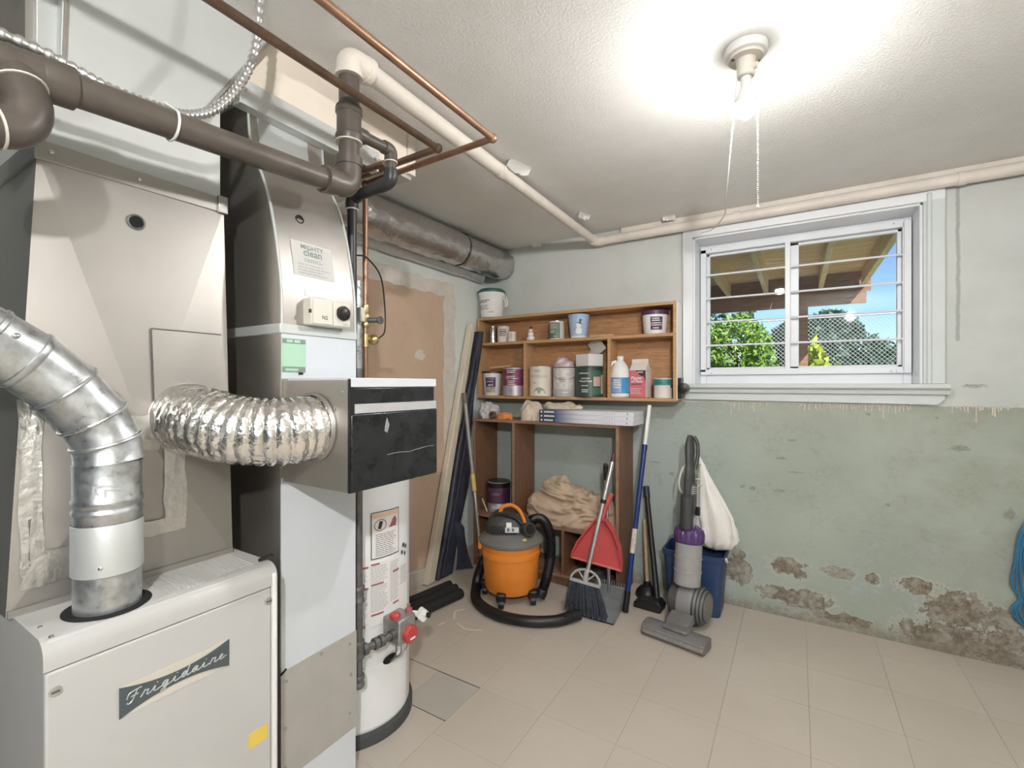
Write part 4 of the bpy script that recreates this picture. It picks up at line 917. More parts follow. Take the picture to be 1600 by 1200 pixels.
# brass fittings of the hot line
bv = thing('brass_valve', 'brass shut-off and relief valve on the copper riser', 'valve', (-1.447, 1.262, 1.42))
MB().lathe([(.017, 0), (.019, .006), (.015, .02), (.021, .03), (.021, .045), (.015, .055), (.018, .075), (.016, .085)], (-1.447, 1.262, 1.475), 18).build('stop_valve', brass, bv)
MB().bb(-1.475, -1.42, 1.215, 1.24, 1.49, 1.545).build('square_body', cream, bv, bevel=.004)
MB().cyl((-1.43, 1.262, 1.50), (-1.395, 1.29, 1.50), .010, n=12).build('valve_stem', iron, bv); MB().lathe([(.016, -.003), (.016, .003)], (-1.395, 1.29, 1.50), 12, R=Matrix.Rotation(math.pi/2, 3, 'Y')).build('handwheel', iron, bv)
MB().sphere((-1.425, 1.285, 1.425), .021, n=16, m=10).build('relief_body', brass, bv); MB().cyl((-1.447, 1.262, 1.395), (-1.447, 1.262, 1.445), .016, n=14).build('relief_tee', brass, bv)
MB().tube(catmull([(-1.283, 1.08, 1.69), (-1.31, 1.15, 1.70), (-1.35, 1.25, 1.66), (-1.37, 1.29, 1.56), (-1.38, 1.30, 1.46), (-1.40, 1.29, 1.43)], 8), .003, 8).build('capillary_tube', dark, label='thin black tube looping from the vent drop to the brass valve', cat='tube')
# armoured cable
ac = thing('armoured_cable', 'ribbed metal-clad cable tied to the drain pipe', 'cable', (-1.12, .45, 1.83))
path = catmull([(-1.105, .13, 1.815), (-1.11, .26, 1.822), (-1.135, .36, 1.822), (-1.135, .44, 1.826), (-1.135, .50, 1.838), (-1.14, .56, 1.885), (-1.145, .615, 1.97), (-1.15, .655, 2.08), (-1.15, .67, 2.234)], 26)
rr = [.0095+.0016*(1 if (i % 4) < 2 else -1) for i in range(len(path))]
MB().tube(path, rr, 12).build('armour', alu, ac)
tp_, tq_ = V((-1.10, .455, 1.785)), V((-1.135, .455, 1.827)); dd_ = (tq_-tp_).normalized(); pe_ = V((-dd_.z, 0, dd_.x)); hull = []
for k in range(13): a = -math.pi/2+math.pi*k/12; hull.append(tq_+(dd_*math.cos(a)+pe_*math.sin(a))*.0135)
for k in range(17): a = math.pi/2+math.pi*k/16; hull.append(tp_+(dd_*math.cos(a)+pe_*math.sin(a))*.0315)
MB().tube(hull, .0028, 6, loop=True).build('cable_tie', white, ac)
# ---------------------------------------------------------------- wall shelf
ws = thing('wall_shelf', 'orange plywood wall shelf full of paint cans, left of the window', 'shelf', (-1.28, 2.83, 1.148))
SX0, SX1, SY0, SZ0, SZ1, SM = -1.978, -.585, 2.752, 1.148, 1.726, 1.545; TH = .019
def sb(name, x0, x1, z0, z1, m=oak, y0=SY0, y1=YW-.002): return MB().bb(x0, x1, y0, y1, z0, z1).build(name, m, ws, bevel=.0015)
sb('back_board', SX0, SX1, SZ0, SZ1, oak, YW-.010); sb('side_panel', SX0, SX0+TH, SZ0, SZ1, oak_e); sb('side_panel', SX1-TH, SX1, SZ0, SZ1, oak_e)
sb('top_board', SX0+TH, SX1-TH, SZ1-TH, SZ1, oak_e); sb('bottom_board', SX0+TH, SX1-TH, SZ0, SZ0+TH, oak_e); sb('middle_board', SX0+TH, SX1-TH, SM-TH, SM, oak_e)
for x in (-1.592, -.995): sb('divider', x, x+TH, SZ0+TH, SM-TH, oak_e)
MB().bb(SX1, SX1+.004, SY0+.004, YW-.004, SZ0+.01, SZ1-.002).build('white_side_edge', white, ws)
# black fitting screwed to the shelf's right side
pz = thing('black_hook_fitting', 'black ridged fitting on the right side of the wall shelf', 'fitting', (SX1+.025, 2.80, 1.16))
MB().bb(SX1+.004, SX1+.022, 2.765, 2.84, 1.165, 1.285).build('plate', dark, pz, bevel=.004)
MB().lathe([(.02, -.04), (.03, -.035), (.03, .035), (.02, .04)], (SX1+.028, 2.80, 1.225), 24, R=Matrix.Rotation(math.pi/2, 3, 'X'), fn=lambda a, z: 1+.05*math.cos(14*a)).build('ridged_wheel', dark, pz)
# ---------------------------------------------------------------- lower open unit
du = thing('laminate_unit', 'brown laminate open storage unit standing under the wall shelf', 'storage unit', (-1.42, 2.75, 0))
UX0, UX1, UY0, UY1, UZ = -1.912, -.876, 2.615, 2.89, 1.012; T2 = .018
def ub(name, x0, x1, z0, z1, m=lam, y0=UY0, y1=UY1): return MB().bb(x0, x1, y0, y1, z0, z1).build(name, m, du, bevel=.001)
ub('side_panel', UX0, UX0+T2, 0, UZ-T2); ub('side_panel', UX1-T2, UX1, 0, UZ-T2); ub('top_board', UX0-.005, UX1+.003, UZ-T2, UZ, lam_e, UY0-.006)
ub('shelf_board', UX0+T2, UX1-T2, .344, .362, lam_e); ub('bottom_board', UX0+T2, UX1-T2, .055, .073, lam_e); ub('plinth', UX0+T2, UX1-T2, 0, .055, lam, UY0+.02, UY0+.035)
ub('divider', -1.597, -1.579, .362, UZ-T2); ub('divider', -1.243, -1.225, .073, .344)
for x in (UX0, UX1-T2, -1.597): MB().bb(x-.0005, x+T2+.0005, UY0-.0015, UY0, .362, UZ-T2).build('edge_strip', lam_e, du)
# ---------------------------------------------------------------- cans, tubs and boxes
CAMA = -63.
def can(name, label, x, y, z, r, h, body, lid=lidm, prints=(), texts=(), cat='paint can', group=None, rim=True, taper=1., bail=False, lidh=.004, wide=1.0):
    t = thing(name, label, cat, (x, y, z), group); c = (x, y, z)
    if rim: pr = [(r*taper*.97, 0), (r*taper, .002), (r*taper, .005), (r*taper*.985, .007), (r*.985, h-.008), (r*1.012, h-.006), (r*1.012, h-.001), (r*.95, h)]
    else: pr = [(r*taper*.95, 0), (r*taper, .006), (r, h-.012), (r*1.04*wide, h-.011), (r*1.04*wide, h), (r*.95, h)]
    MB().lathe(pr, c, 36).build('body', body, t)
    if lid: MB().lathe([(r*.95 if rim else r*1.06*wide, h-(.0015 if rim else .012)), (r*.95 if rim else r*1.07*wide, h+lidh*.6), (r*.88, h+lidh)], c, 36).build('lid', lid, t)
    rz = lambda q: r*(taper+(1-taper)*q/h)
    for (pn, m, a0, a1, z0, z1) in prints: MB().wrap(c, rz(z0)+.0004, CAMA+a0, CAMA+a1, z0, z1, 18, .0009, rz(z1)+.0004).build(pn, m, t)
    if texts:
        for (s_, size, a, zz, m) in texts:
            mb = MB()
            if isinstance(s_, int): rows(mb, cyl_fn(c, rz(zz), CAMA+a, zz), -size, size, -.012*s_/2, .012*s_/2, s_, .45, int(zz*1000)+int(a))
            else: mb.text(s_, size, cyl_fn(c, rz(zz), CAMA+a, zz), 0, 1, .02)
            mb.build('lettering', m, t)
    if bail:
        pts = [V((x+math.cos(math.radians(CAMA+a))*(r+.006), y+math.sin(math.radians(CAMA+a))*(r+.006), z+h*.86-.36*h*math.sin(math.pi*(a+85)/170)*0-.05*math.sin(math.pi*(a+85)/170))) for a in range(-85, 86, 10)]
        MB().tube(pts, .0016, 6).build('bail_handle', steel, t)
    return t
TZ, BZ = SM+.0005, SZ0+TH+.0005
G1 = 'cans and tubs on the top tier of the wall shelf'; G2 = 'cans and tubs on the bottom tier of the wall shelf'
tt = can('stacked_tins', 'bare silver tin with ribbed bands at the left end of the top tier', -1.885, 2.815, TZ, .033, .118, tin, tin, cat='tin', group=G1)
for k in range(3): MB().lathe([(.0335, -.003), (.0352, -.001), (.0352, .001), (.0335, .003)], (-1.885, 2.815, TZ+.03+.029*k), 32).build('rib', tin, tt)
can('paint_can', 'white can with maroon brush lettering beside the silver tin', -1.795, 2.82, TZ, .044, .112, creaml, white, (), ((2, .024, 2, .085, mat('maroon_ink', (.12, .05, .07), .6)), (3, .026, -2, .06, MATS['maroon_ink'])), cat='can', group=G1)
can('small_tub', 'small white carton-like tub right of the white can', -1.705, 2.79, TZ, .030, .066, mat('pinkish_white_card', (.76, .67, .62), .6), MATS['pinkish_white_card'], (), ((2, .014, -10, .045, inkg), (1, .010, -10, .025, inkg)), cat='tub', group=G1)
sf = thing('snowman_figurine', 'tiny white snowman figurine with a dark hat on the shelf', 'figurine', (-1.560, 2.80, TZ))
c = V((-1.560, 2.80, TZ))
MB().lathe([(.018, 0), (.027, .006), (.029, .016), (.027, .026), (.017, .034), (.021, .040), (.022, .047), (.019, .055), (.010, .061)], c, 24).build('body', white, sf); MB().sphere(c+V((0, 0, .072)), .0165, n=16, m=10).build('head', mat('snowman_head', (.80, .66, .56), .5), sf)
MB().lathe([(.016, .082), (.016, .084), (.0095, .085), (.0085, .099)], c, 16).build('hat', dark, sf)
for s_ in (-1, 1): MB().tube([c+V((s_*.018, 0, .048)), c+V((s_*.030, -.005, .055))], .002, 6).build('arm', iron, sf)
can('paint_can', 'dark green and white quart can in the middle of the top tier', -1.365, 2.805, TZ, .052, .118, mat('white_label_stock', (.66, .63, .56), .5), tin, (('green_label', mat('grey_green_label', (.12, .16, .13), .45, 0, .3, 25), -88, 22, .006, .108),), ((3, .022, -30, .085, creaml), (2, .02, -30, .05, creaml), (1, .012, -12, .018, creaml)), cat='paint can', group=G1)
pb = can('blue_pail', 'pale blue pail printed with a snowman on the top tier', -1.205, 2.80, TZ, .066, .150, pailb, None, (), (), cat='pail', group=G1, rim=False, taper=.80, wide=1.0)
cp = (-1.205, 2.80, TZ); MB().lathe([(.052, 0), (.0535, .012)], cp, 36, caps=(False, False)).build('white_base', white, pb)
fp = lambda z, a=-2: cyl_fn(cp, .066*(.80+.20*z/.15), CAMA+a, z, .0012)
sn = MB(); f = cyl_fn(cp, .0605, CAMA-4, .06, .0018)
for (cx, cy, r_) in ((0, -.018, .020), (.0, .018, .0155)):
    sn.add([f(cx, cy)]+[f(cx+r_*math.cos(k*.3142), cy+r_*1.1*math.sin(k*.3142)) for k in range(20)], [(0, k+1, (k+1) % 20+1) for k in range(20)])
sn.build('printed_snowman', paper, pb)
f = cyl_fn(cp, .0635, CAMA-1, .06, .0025); mb = MB(); mb.add([f(-.014, .034), f(.016, .022), f(.018, .026), f(.008, .031), f(.017, .055), f(.002, .060), f(-.002, .035), f(-.013, .038)], [(0, 1, 2, 3), (3, 4, 5, 6), (0, 3, 6, 7)]); mb.build('printed_hat', dkl, pb)
f = cyl_fn(cp, .060, CAMA-24, .055, .0025); mb = MB(); rows(mb, f, -.008, .006, -.015, .015, 5, .35, 8); mb.build('printed_scarf', inkg, pb)
MB().box((-1.035, 2.766, TZ+.006), (.15, .022, .010), .04).build('stir_stick', woodh, label='pale wooden stir stick lying on the top tier', cat='stick')
can('paint_tub', 'white tub with a dark purple lid at the right end of the top tier', -.722, 2.82, TZ, .074, .125, white, purl, (('label', purl, -34, 22, .022, .098),), ((2, .026, -6, .082, paper), (2, .03, -6, .055, creaml), (1, .02, -6, .032, paper)), cat='paint tub', group=G1, rim=False, taper=.88, lidh=.016)
can('paint_tub', 'white tub with a square purple label at the left end of the bottom tier', -1.895, 2.825, BZ, .070, .172, white, lidm, (('label', purl, -38, 28, .062, .130), ('label_base', oliv, -38, 28, .022, .062)), ((1, .028, -5, .118, bluel2), (1, .03, -5, .100, creaml), ('8047', .018, -5, .074, paper)), cat='paint tub', group=G2, rim=False, taper=.84, lidh=.004)
MB().box((-1.80, 2.80, BZ+.205), (.17, .028, .012), .10, R=Matrix.Rotation(.10, 3, 'Z')@Matrix.Rotation(-.05, 3, 'Y')).build('paint_brush_handle', woodh, label='wooden brush handle resting across the two left tubs', cat='brush')
can('paint_can', 'magenta and white gallon paint can left of the shelf divider', -1.703, 2.815, BZ, .078, .196, mat('silver_label_stock', (.50, .46, .50), .4, .3), lidm, (('label', magl, -95, 60, .072, .185), ('dark_block', purl, -30, 8, .148, .18)), ((2, .03, -12, .168, paper), (2, .035, -12, .128, creaml), (3, .028, -10, .092, MATS['white_label_stock']), (2, .02, -12, .035, inkg)), cat='paint can', group=G2, bail=True)
can('paint_can', 'cream paint can with a green half-round emblem right of the divider', -1.490, 2.815, BZ, .078, .200, creaml, tin, (('box_outline', mat('cream_print', (.60, .55, .45), .5), -35, 0, .160, .182),), ((1, .018, -18, .171, sage), ('ANTIFLOW', .024, -12, .132, mat('tan_ink', (.50, .43, .33), .6)), (1, .015, -28, .09, inkg)), cat='paint can', group=G2)
cc = bpy.data.objects[[o.name for o in bpy.data.objects if o.name.startswith('paint_can')][-1]]
fq = cyl_fn((-1.490, 2.815, BZ), .076, CAMA-8, .018, .0018); mb = MB(); mb.add([fq(0, 0)]+[fq(.042*math.cos(math.pi*k/16), .042*math.sin(math.pi*k/16)) for k in range(17)], [(0, k+1, k+2) for k in range(16)]); mb.build('green_emblem', sage, cc)
gc = can('paint_can', 'white and grey paint can topped with a crumpled plastic bag', -1.315, 2.82, BZ, .076, .188, mat('pale_speckle_label', (.62, .60, .56), .5, 0, .25, 40), lidm, (('dark_band', greyl, -110, 90, .004, .05),), ((1, .02, 0, .028, paper), (3, .022, -12, .11, inkg)), cat='paint can', group=G2, bail=True)
dg = can('wood_stain_can', 'dark green stain can with a white cardboard collar on top', -1.138, 2.815, BZ, .086, .192, grnl, lidm, (('green_block', grnb, 8, 60, .13, .168), ('green_block', grnb, 6, 50, .015, .06), ('pale_picture', skinp, 12, 46, .068, .128), ('pale_strip', creaml, 52, 80, .02, .14)), ((1, .040, -22, .150, paper), (1, .028, -20, .118, creaml), ('Wood Stain', .017, -22, .10, paper), (1, .03, -20, .072, creaml), (2, .026, -20, .04, paper)), cat='paint can', group=G2)
cb = thing('cardboard_collar', 'open white cardboard box collar sitting on the dark green can', 'box', (-1.138, 2.815, BZ+.197))
cR = Matrix.Rotation(math.radians(-28), 3, 'Z'); cc_ = V((-1.138, 2.815, BZ+.2345))
for (dx, dy, sx, sy) in ((0, -.058, .120, .003), (0, .058, .120, .003), (-.06, 0, .003, .119), (.06, 0, .003, .119)): MB().box(cc_+cR@V((dx, dy, 0)), (sx, sy, .075), R=cR).build('wall', paper, cb)
MB().box(cc_+cR@V((.02, .045, .09)), (.11, .003, .10), R=cR@Matrix.Rotation(-.5, 3, 'Y')@Matrix.Rotation(.3, 3, 'X')).build('flap', mat('shiny_card', (.72, .68, .64), .3), cb)
MB().box(cc_+cR@V((-.03, .05, .065)), (.035, .003, .07), R=cR@Matrix.Rotation(.5, 3, 'Y')).build('flap', MATS['shiny_card'], cb)
# bleach jug
bj = thing('bleach_jug', 'white handled jug with a blue label on the bottom tier', 'jug', (-.933, 2.81, BZ)); c = V((-.933, 2.81, BZ)); jr = .062
MB().lathe([(jr*.9, 0), (jr, .008), (jr, .135), (jr*.97, .15), (jr*.80, .185), (jr*.50, .215), (jr*.32, .228), (jr*.30, .236)], c, 36, fn=lambda a, z: 1.0).build('body', white, bj)
MB().lathe([(jr*.33, .232), (jr*.34, .252), (jr*.31, .254)], c, 24, fn=lambda a, z: 1+.02*math.cos(20*a)).build('cap', white, bj)
lf = V((-.853, -.521, 0)); MB().tube(catmull([c+lf*.024+V((0, 0, .222)), c+lf*.048+V((0, 0, .212)), c+lf*.062+V((0, 0, .185)), c+lf*.062+V((0, 0, .15)), c+lf*.055+V((0, 0, .125))], 6), .0095, 12).build('handle', white, bj)
MB().wrap(c, jr+.0004, CAMA-72, CAMA+72, .026, .122, 24, .0009).build('label', bluel, bj); MB().wrap(c, jr+.001, CAMA-72, CAMA-2, .03, .118, 14, .0009).build('label_panel', bluel2, bj)
mb = MB(); f = cyl_fn(c, jr, CAMA-22, .085, .0026); rows(mb, f, -.026, .02, -.03, .028, 4, .5, 9); f = cyl_fn(c, jr, CAMA+50, .075, .0026); rows(mb, f, -.012, .012, -.04, .04, 10, .35, 9); mb.build('lettering', paper, bj)
# plaster carton with gable top
pc = thing('plaster_carton', 'pink gable-top carton lettered Plaster of Paris beside the jug', 'carton', (-.812, 2.82, BZ)); c = V((-.812, 2.82, BZ)); Rz = Matrix.Rotation(math.radians(-6), 3, 'Z')
hw_, hd, hh = .052, .042, .165
MB().box(c+V((0, 0, hh/2)), (hw_*2, hd*2, hh), R=Rz).build('body', [pinkl], pc, bevel=.003)
gp_ = MB(); gp_.add([c+Rz@V(p) for p in ((-hw_, -hd, hh), (hw_, -hd, hh), (hw_, hd, hh), (-hw_, hd, hh), (-hw_*.95, 0, hh+.048), (hw_, 0, hh+.054))], [(0, 1, 5, 4), (1, 2, 5), (2, 3, 4, 5), (3, 0, 4), (3, 2, 1, 0)]); gp_.build('gable_top', mat('carton_white', (.74, .68, .62), .6), pc, smooth=0)
MB().box(c+Rz@V((0, 0, hh+.058)), (hw_*1.98, .003, .022), R=Rz).build('top_fin', MATS['carton_white'], pc)
MB().box(c+Rz@V((hw_+.0006, 0, hh/2)), (.0012, hd*1.98, hh*.98), R=Rz).build('side_panel', MATS['carton_white'], pc)
fp_ = lambda dz=0., t=.0012: plane_fn(c+Rz@V((0, -hd-t, 0)), Rz@V((1, 0, 0)), (0, 0, 1))
f = fp_(); mb = MB(); mb.add([f(-.012, .163), f(.050, .163), f(.050, .092), f(.040, .128), f(.018, .132)], [(0, 1, 2, 3, 4)]); mb.build('dark_corner', dkl, pc)
f = fp_(0, .0018); mb = MB(); mb.text('Plaster', .027, lambda x, y: f(x-.006, y+.118), .2, .95, .02); mb.text('of Paris', .025, lambda x, y: f(x-.004, y+.098), .2, .95, .02); rows(mb, f, -.044, .03, .02, .06, 4, .3, 4); quad(mb, f, 0, .035, .15, .156, 1); mb.build('lettering', paper, pc)
rows(MB(), f, -.04, .04, .078, .086, 1, .5, 6).build('dark_lettering', dkl, pc)
can('small_can', 'small white can with a teal band at the right end of the bottom tier', -.672, 2.80, BZ, .052, .116, mat('pinkish_white_label', (.70, .62, .58), .5), tin, (('teal_band', teall, -100, 70, .076, .110), ('green_tab', grnb, 40, 70, .06, .076)), (), cat='can', group=G2)
# bucket on top of the shelf
bk_ = can('plastic_bucket', 'white bucket with a green lid on top of the wall shelf', -1.890, 2.81, SZ1+.0005, .092, .178, white, None, (), ((2, .045, -34, .112, ink), (3, .045, -34, .07, inkg), (1, .018, 4, .035, inkg)), cat='bucket', rim=False, taper=.83)
c = (-1.890, 2.81, SZ1)
MB().lathe([(.096, .178), (.101, .180), (.101, .192), (.088, .196), (.085, .205), (.02, .206)], c, 40, fn=lambda a, z: 1+.012*math.cos(30*a)).build('lid', greenlid, bk_)
MB().tube(catmull([V(c)+V((.09, .01, .15)), V(c)+V((.125, .0, .135)), V(c)+V((.135, -.005, .09)), V(c)+V((.12, -.005, .075)), V(c)+V((.115, .0, .115)), V(c)+V((.093, .005, .14))], 8), .005, 8).build('handle', white, bk_)
MB().lathe([(.094, .155), (.096, .158), (.096, .166), (.094, .169)], c, 40, caps=(False, False)).build('rim_band', white, bk_)
# ---------------------------------------------------------------- crumpled cloth, bags
def heap(name, m, c, rx, ry, h, seed, fold=9., amp=.3, n=72, mrows=30, power=.7, parent=None, lean=(0, 0), zs=1.5, **k):
    c = V(c); rg = []; S_ = min(rx, ry, h); off = V((seed*7.3, seed*3.7, seed*1.9))
    def ridge(q): return 1-2*abs(noise.noise(q))
    for i in range(mrows+1):
        ph = .03+(math.pi/2-.03)*i/mrows; rg_ = []
        for j in range(n):
            a = 2*math.pi*j/n; lob = 1+.22*noise.noise(V((math.cos(a)*1.2, math.sin(a)*1.2, seed)))
            r_ = math.sin(ph)**.85*lob; z = math.cos(ph)**power
            z *= 1+.30*noise.noise(V((math.cos(a)*r_*1.3, math.sin(a)*r_*1.3, seed+5)))
            p = V((rx*r_*math.cos(a), ry*r_*math.sin(a), h*z)); nn = V((math.cos(a)*math.sin(ph)/rx, math.sin(a)*math.sin(ph)/ry, math.cos(ph)/h)).normalized()
            q = V((p.x, p.y, p.z*zs))*fold+off; q = q+V((noise.noise(q*.6), noise.noise(q*.6+V((4, 0, 0))), noise.noise(q*.6+V((0, 4, 0)))))*.9
            dsp = S_*amp*(.75*(ridge(q)-.45)+.38*(ridge(q*2.1+V((2, 2, 2)))-.45)+.12*noise.noise(q*5))
            p = p+nn*dsp; rg_.append(c+V((p.x+lean[0]*p.z, p.y+lean[1]*p.z, max(.0006, p.z if i < mrows else .0006))))
        rg.append(rg_)
    mb = MB(); mb.ring(rg, caps=(True, False)); mb.f.append(tuple(mrows*n+j for j in range(n)))
    if parent is not None: return mb.build(name, m, parent, smooth=60)
    return mb.build(name, m, smooth=60, **k)
heap('drop_cloth', canvas, (-1.235, 2.745, .3625), .300, .108, .255, 4, fold=6.5, amp=.40, n=150, mrows=70, power=.72, zs=1.7, label='large crumpled beige canvas drop cloth heaped on the unit shelf', cat='cloth')
heap('crumpled_wrapper', mat('grey_white_wrap', (.58, .56, .58), .5, 0, .35, 30, .3, 60), (-1.835, 2.69, UZ+.0005), .078, .055, .105, 7, fold=16, amp=.42, power=.7, zs=.8, label='crumpled grey and white wrapper at the left end of the unit top', cat='wrapper')
heap('work_glove', glove, (-1.685, 2.66, UZ+.0005), .062, .028, .045, 9, fold=18, amp=.4, power=.6, label='orange fabric work glove lying on the unit top', cat='glove')
MB().lathe([(.022, -.014), (.026, -.010), (.026, .010), (.022, .014), (.014, .014), (.014, -.014), (.022, -.014)], (-1.765, 2.635, UZ+.027), 24, caps=(False, False), R=Matrix.Rotation(math.pi/2, 3, 'X')).build('tape_roll', mat('brown_tape', (.13, .075, .05), .5), label='small brown tape roll beside the orange glove', cat='tape')
heap('plastic_wrap', mat('mauve_film', (.58, .47, .50), .35, 0, .15, 20, .2, 40), (-1.318, 2.82, BZ+.1935), .064, .052, .056, 13, fold=13, amp=.4, power=.7, label='crumpled mauve plastic wrap on top of the grey paint can', cat='plastic wrap')
# rag draped on the filter boxes
rg1 = heap('draped_rag', rag, (-1.482, 2.68, UZ+.0005), .078, .062, .118, 17, fold=10, amp=.38, power=.62, n=110, mrows=48, zs=.7, label='cream rag bunched beside and over the filter boxes', cat='rag')
heap('rag_tail', rag, (-1.285, 2.72, UZ+.0785), .125, .055, .036, 19, fold=9, amp=.7, power=.5, parent=rg1)
# ---------------------------------------------------------------- flat filter boxes
gradm = bpy.data.materials.new('blue_to_white_print'); gradm.use_nodes = True; t_ = NT(gradm); tc = t_.new('ShaderNodeTexCoord'); sx_ = t_.new('ShaderNodeSeparateXYZ'); t_.l.new(tc.outputs['Object'], sx_.inputs[0])
t_.l.new(t_.mix(t_.smooth(sx_.outputs[0], -.235, .02), (.035, .075, .20), (.74, .74, .80)), t_.b.inputs['Base Color']); t_.b.inputs['Roughness'].default_value = .45
for k in range(3):
    z0 = UZ+.0008+k*.0257; lab = ('bottom', 'middle', 'top')[k]
    fb = thing('filter_box', 'blue and white flat furnace filter box, %s of the stack of three' % lab, 'box', (-1.085, 2.695, z0), 'flat filter boxes on the unit top')
    rz = .012*(k-1); R3 = Matrix.Rotation(rz, 3, 'Z'); c = V((-1.085, 2.695, z0+.0125))
    MB().box(c, (.60, .20, .025), R=R3).build('carton', gradm, fb, bevel=.001)
    f = plane_fn(c+R3@V((0, -.1012, 0)), R3@V((1, 0, 0)), (0, 0, 1)); mb = MB()
    quad(MB(), f, -.298, -.19, -.0115, .0115, 1).build('dark_block', mat('slate_print', (.07, .085, .13), .5), fb)
    f = plane_fn(c+R3@V((0, -.1018, 0)), R3@V((1, 0, 0)), (0, 0, 1))
    mb = MB(); rows(mb, f, -.265, -.195, -.006, .006, 1, .85, 30+k); quad(mb, f, -.288, -.278, -.006, .006, 1); mb.build('white_lettering', paper, fb)
    mb = MB(); x = .105
    for j, ch_ in enumerate('16X25X1'): mb.text(ch_, .015, lambda a, b, x=x: f(a+x, b)); x += .0145
    quad(mb, f, .262, .266, -.007, .002, 1); mb.add([f(.257, .001), f(.271, .001), f(.264, .009)], [(0, 1, 2)]); mb.build('size_lettering', inkg, fb)
# ---------------------------------------------------------------- things in the lower unit
can('paint_can', 'purple gallon paint can with a wire handle inside the lower unit', -1.800, 2.765, .3625, .082, .205, mat('dull_silver_label', (.36, .33, .36), .4, .4), lidm, (('label', mat('plum_label', (.10, .035, .085), .45, 0, .4, 14), -100, 80, .06, .165), ('dark_top', dark, -180, 180, .165, .198)), ((2, .03, -8, .125, mat('dim_print', (.26, .2, .26), .6)), (2, .035, -6, .035, paper)), cat='paint can', bail=True)
ct = thing('caulking_tube', 'upright caulking tube against the divider in the lower unit', 'tube', (-1.622, 2.85, .3625)); MB().lathe([(.022, 0), (.022, .24), (.008, .25), (.006, .30), (.003, .33)], (-1.622, 2.85, .3625), 20).build('cartridge', creaml, ct)
MB().wrap((-1.622, 2.85, .3625), .0224, -180, 170, .20, .235, 20, .001).build('dark_band', dark, ct); MB().wrap((-1.622, 2.85, .3625), .0224, -180, 170, .05, .12, 20, .001).build('green_band', grnb, ct)
sp_ = thing('putty_knife', 'small metal scraper with a pale handle leaning on the shelf', 'scraper', (-1.87, 2.66, .3625))
MB().bar((-1.865, 2.665, .37), (-1.885, 2.68, .455), .012, .003, up=(1, 0, 0)).build('blade', steel, sp_); MB().tube([(-1.885, 2.68, .45), (-1.83, 2.665, .366)], .006, 10).build('handle', woodh, sp_); MB().tube([(-1.905, 2.68, .462), (-1.87, 2.672, .462)], .006, 8).build('crosspiece', iron, sp_)
heap('dark_bag', mat('dark_sack', (.035, .033, .033), .6, 0, .3, 10, .2, 40), (-1.03, 2.76, .0735), .12, .085, .17, 23, fold=10, amp=.35, power=.7, label='dark lumpy bag in the lower right bay of the unit', cat='bag')
# ---------------------------------------------------------------- leaning padded board
lb = thing('padded_board', 'long cream-edged board with a dark navy cover leaning in the corner', 'board', (-1.95, 2.27, 0))
MB().prism([(2.180, .004), (2.250, .004), (2.690, 1.672), (2.640, 1.672)], (-1.988, 0, 0), (0, 1, 0), (0, 0, 1), (.045, 0, 0)).build('cream_board', mat('cream_board_paint', (.66, .60, .48), .6, 0, .06, 8), lb, bevel=.006)
# quilted dark cover: soft tapering pad beside the board
rg = []
for i in range(30):
    t = i/29; z = .006+1.62*t; y0 = 2.268+(2.716-2.268)*t; w_ = .155-.075*t+.05*math.exp(-((t-.38)/.16)**2)-.03*t*t; rr_ = []
    d_ = .052+.012*math.sin(7*t)
    for k in range(16):
        a = 2*math.pi*k/16; cy = math.cos(a); sx2 = math.sin(a)
        yy = y0+w_/2+(w_/2)*math.copysign(abs(cy)**.5, cy); xx = -1.955+d_*.5*math.copysign(abs(sx2)**.6, sx2)*(1-.35*math.exp(-((cy+.35)/.12)**2))
        q = V((xx*4, yy*4, z*2.3)); yy += .012*noise.noise(q*2)*(1 if cy > 0 else .2); xx += .010*noise.noise(q*2.6)
        rr_.append((max(-1.985, xx), yy, z))
    rg.append(rr_)
MB().ring(rg).build('dark_cover', navy_f, lb, smooth=60)
MB().tube(catmull([(-1.925, 2.30, .03), (-1.92, 2.44, .5), (-1.922, 2.58, 1.0), (-1.925, 2.70, 1.5)], 8), .006, 8).build('piping', navy_f, lb)
rg = []
for i in range(14):
    t = i/13; rg.append([(-1.93+.02*math.sin(3*t), 2.42+.02*t, .34-.32*t), (-1.90, 2.46+.05*t, .33-.322*t), (-1.88+.02*t, 2.47+.075*t*t, .30-.292*t)])
MB().ring(rg, closed=False).build('loose_flap', navy_f, lb)
pg = thing('extension_pole', 'thin grey pole with a yellow grip leaning beside the padded board', 'pole', (-1.735, 2.50, 0)); a, b = V((-1.725, 2.47, .0)), V((-1.915, 2.515, 1.19))
MB().cyl(a, a.lerp(b, .45), .0105, n=14).build('lower_tube', alu, pg); MB().cyl(a.lerp(b, .45), b, .0125, n=14).build('upper_tube', mat('grey_pole', (.33, .31, .29), .45, .3), pg); MB().cyl(a.lerp(b, .46), a.lerp(b, .55), .0150, n=14).build('yellow_grip', mat('yellow_grip', (.66, .48, .17), .5), pg)
MB().cyl(a.lerp(b, .94), b, .017, n=14).build('end_grip', mat('dark_grip', (.14, .12, .11), .5), pg)
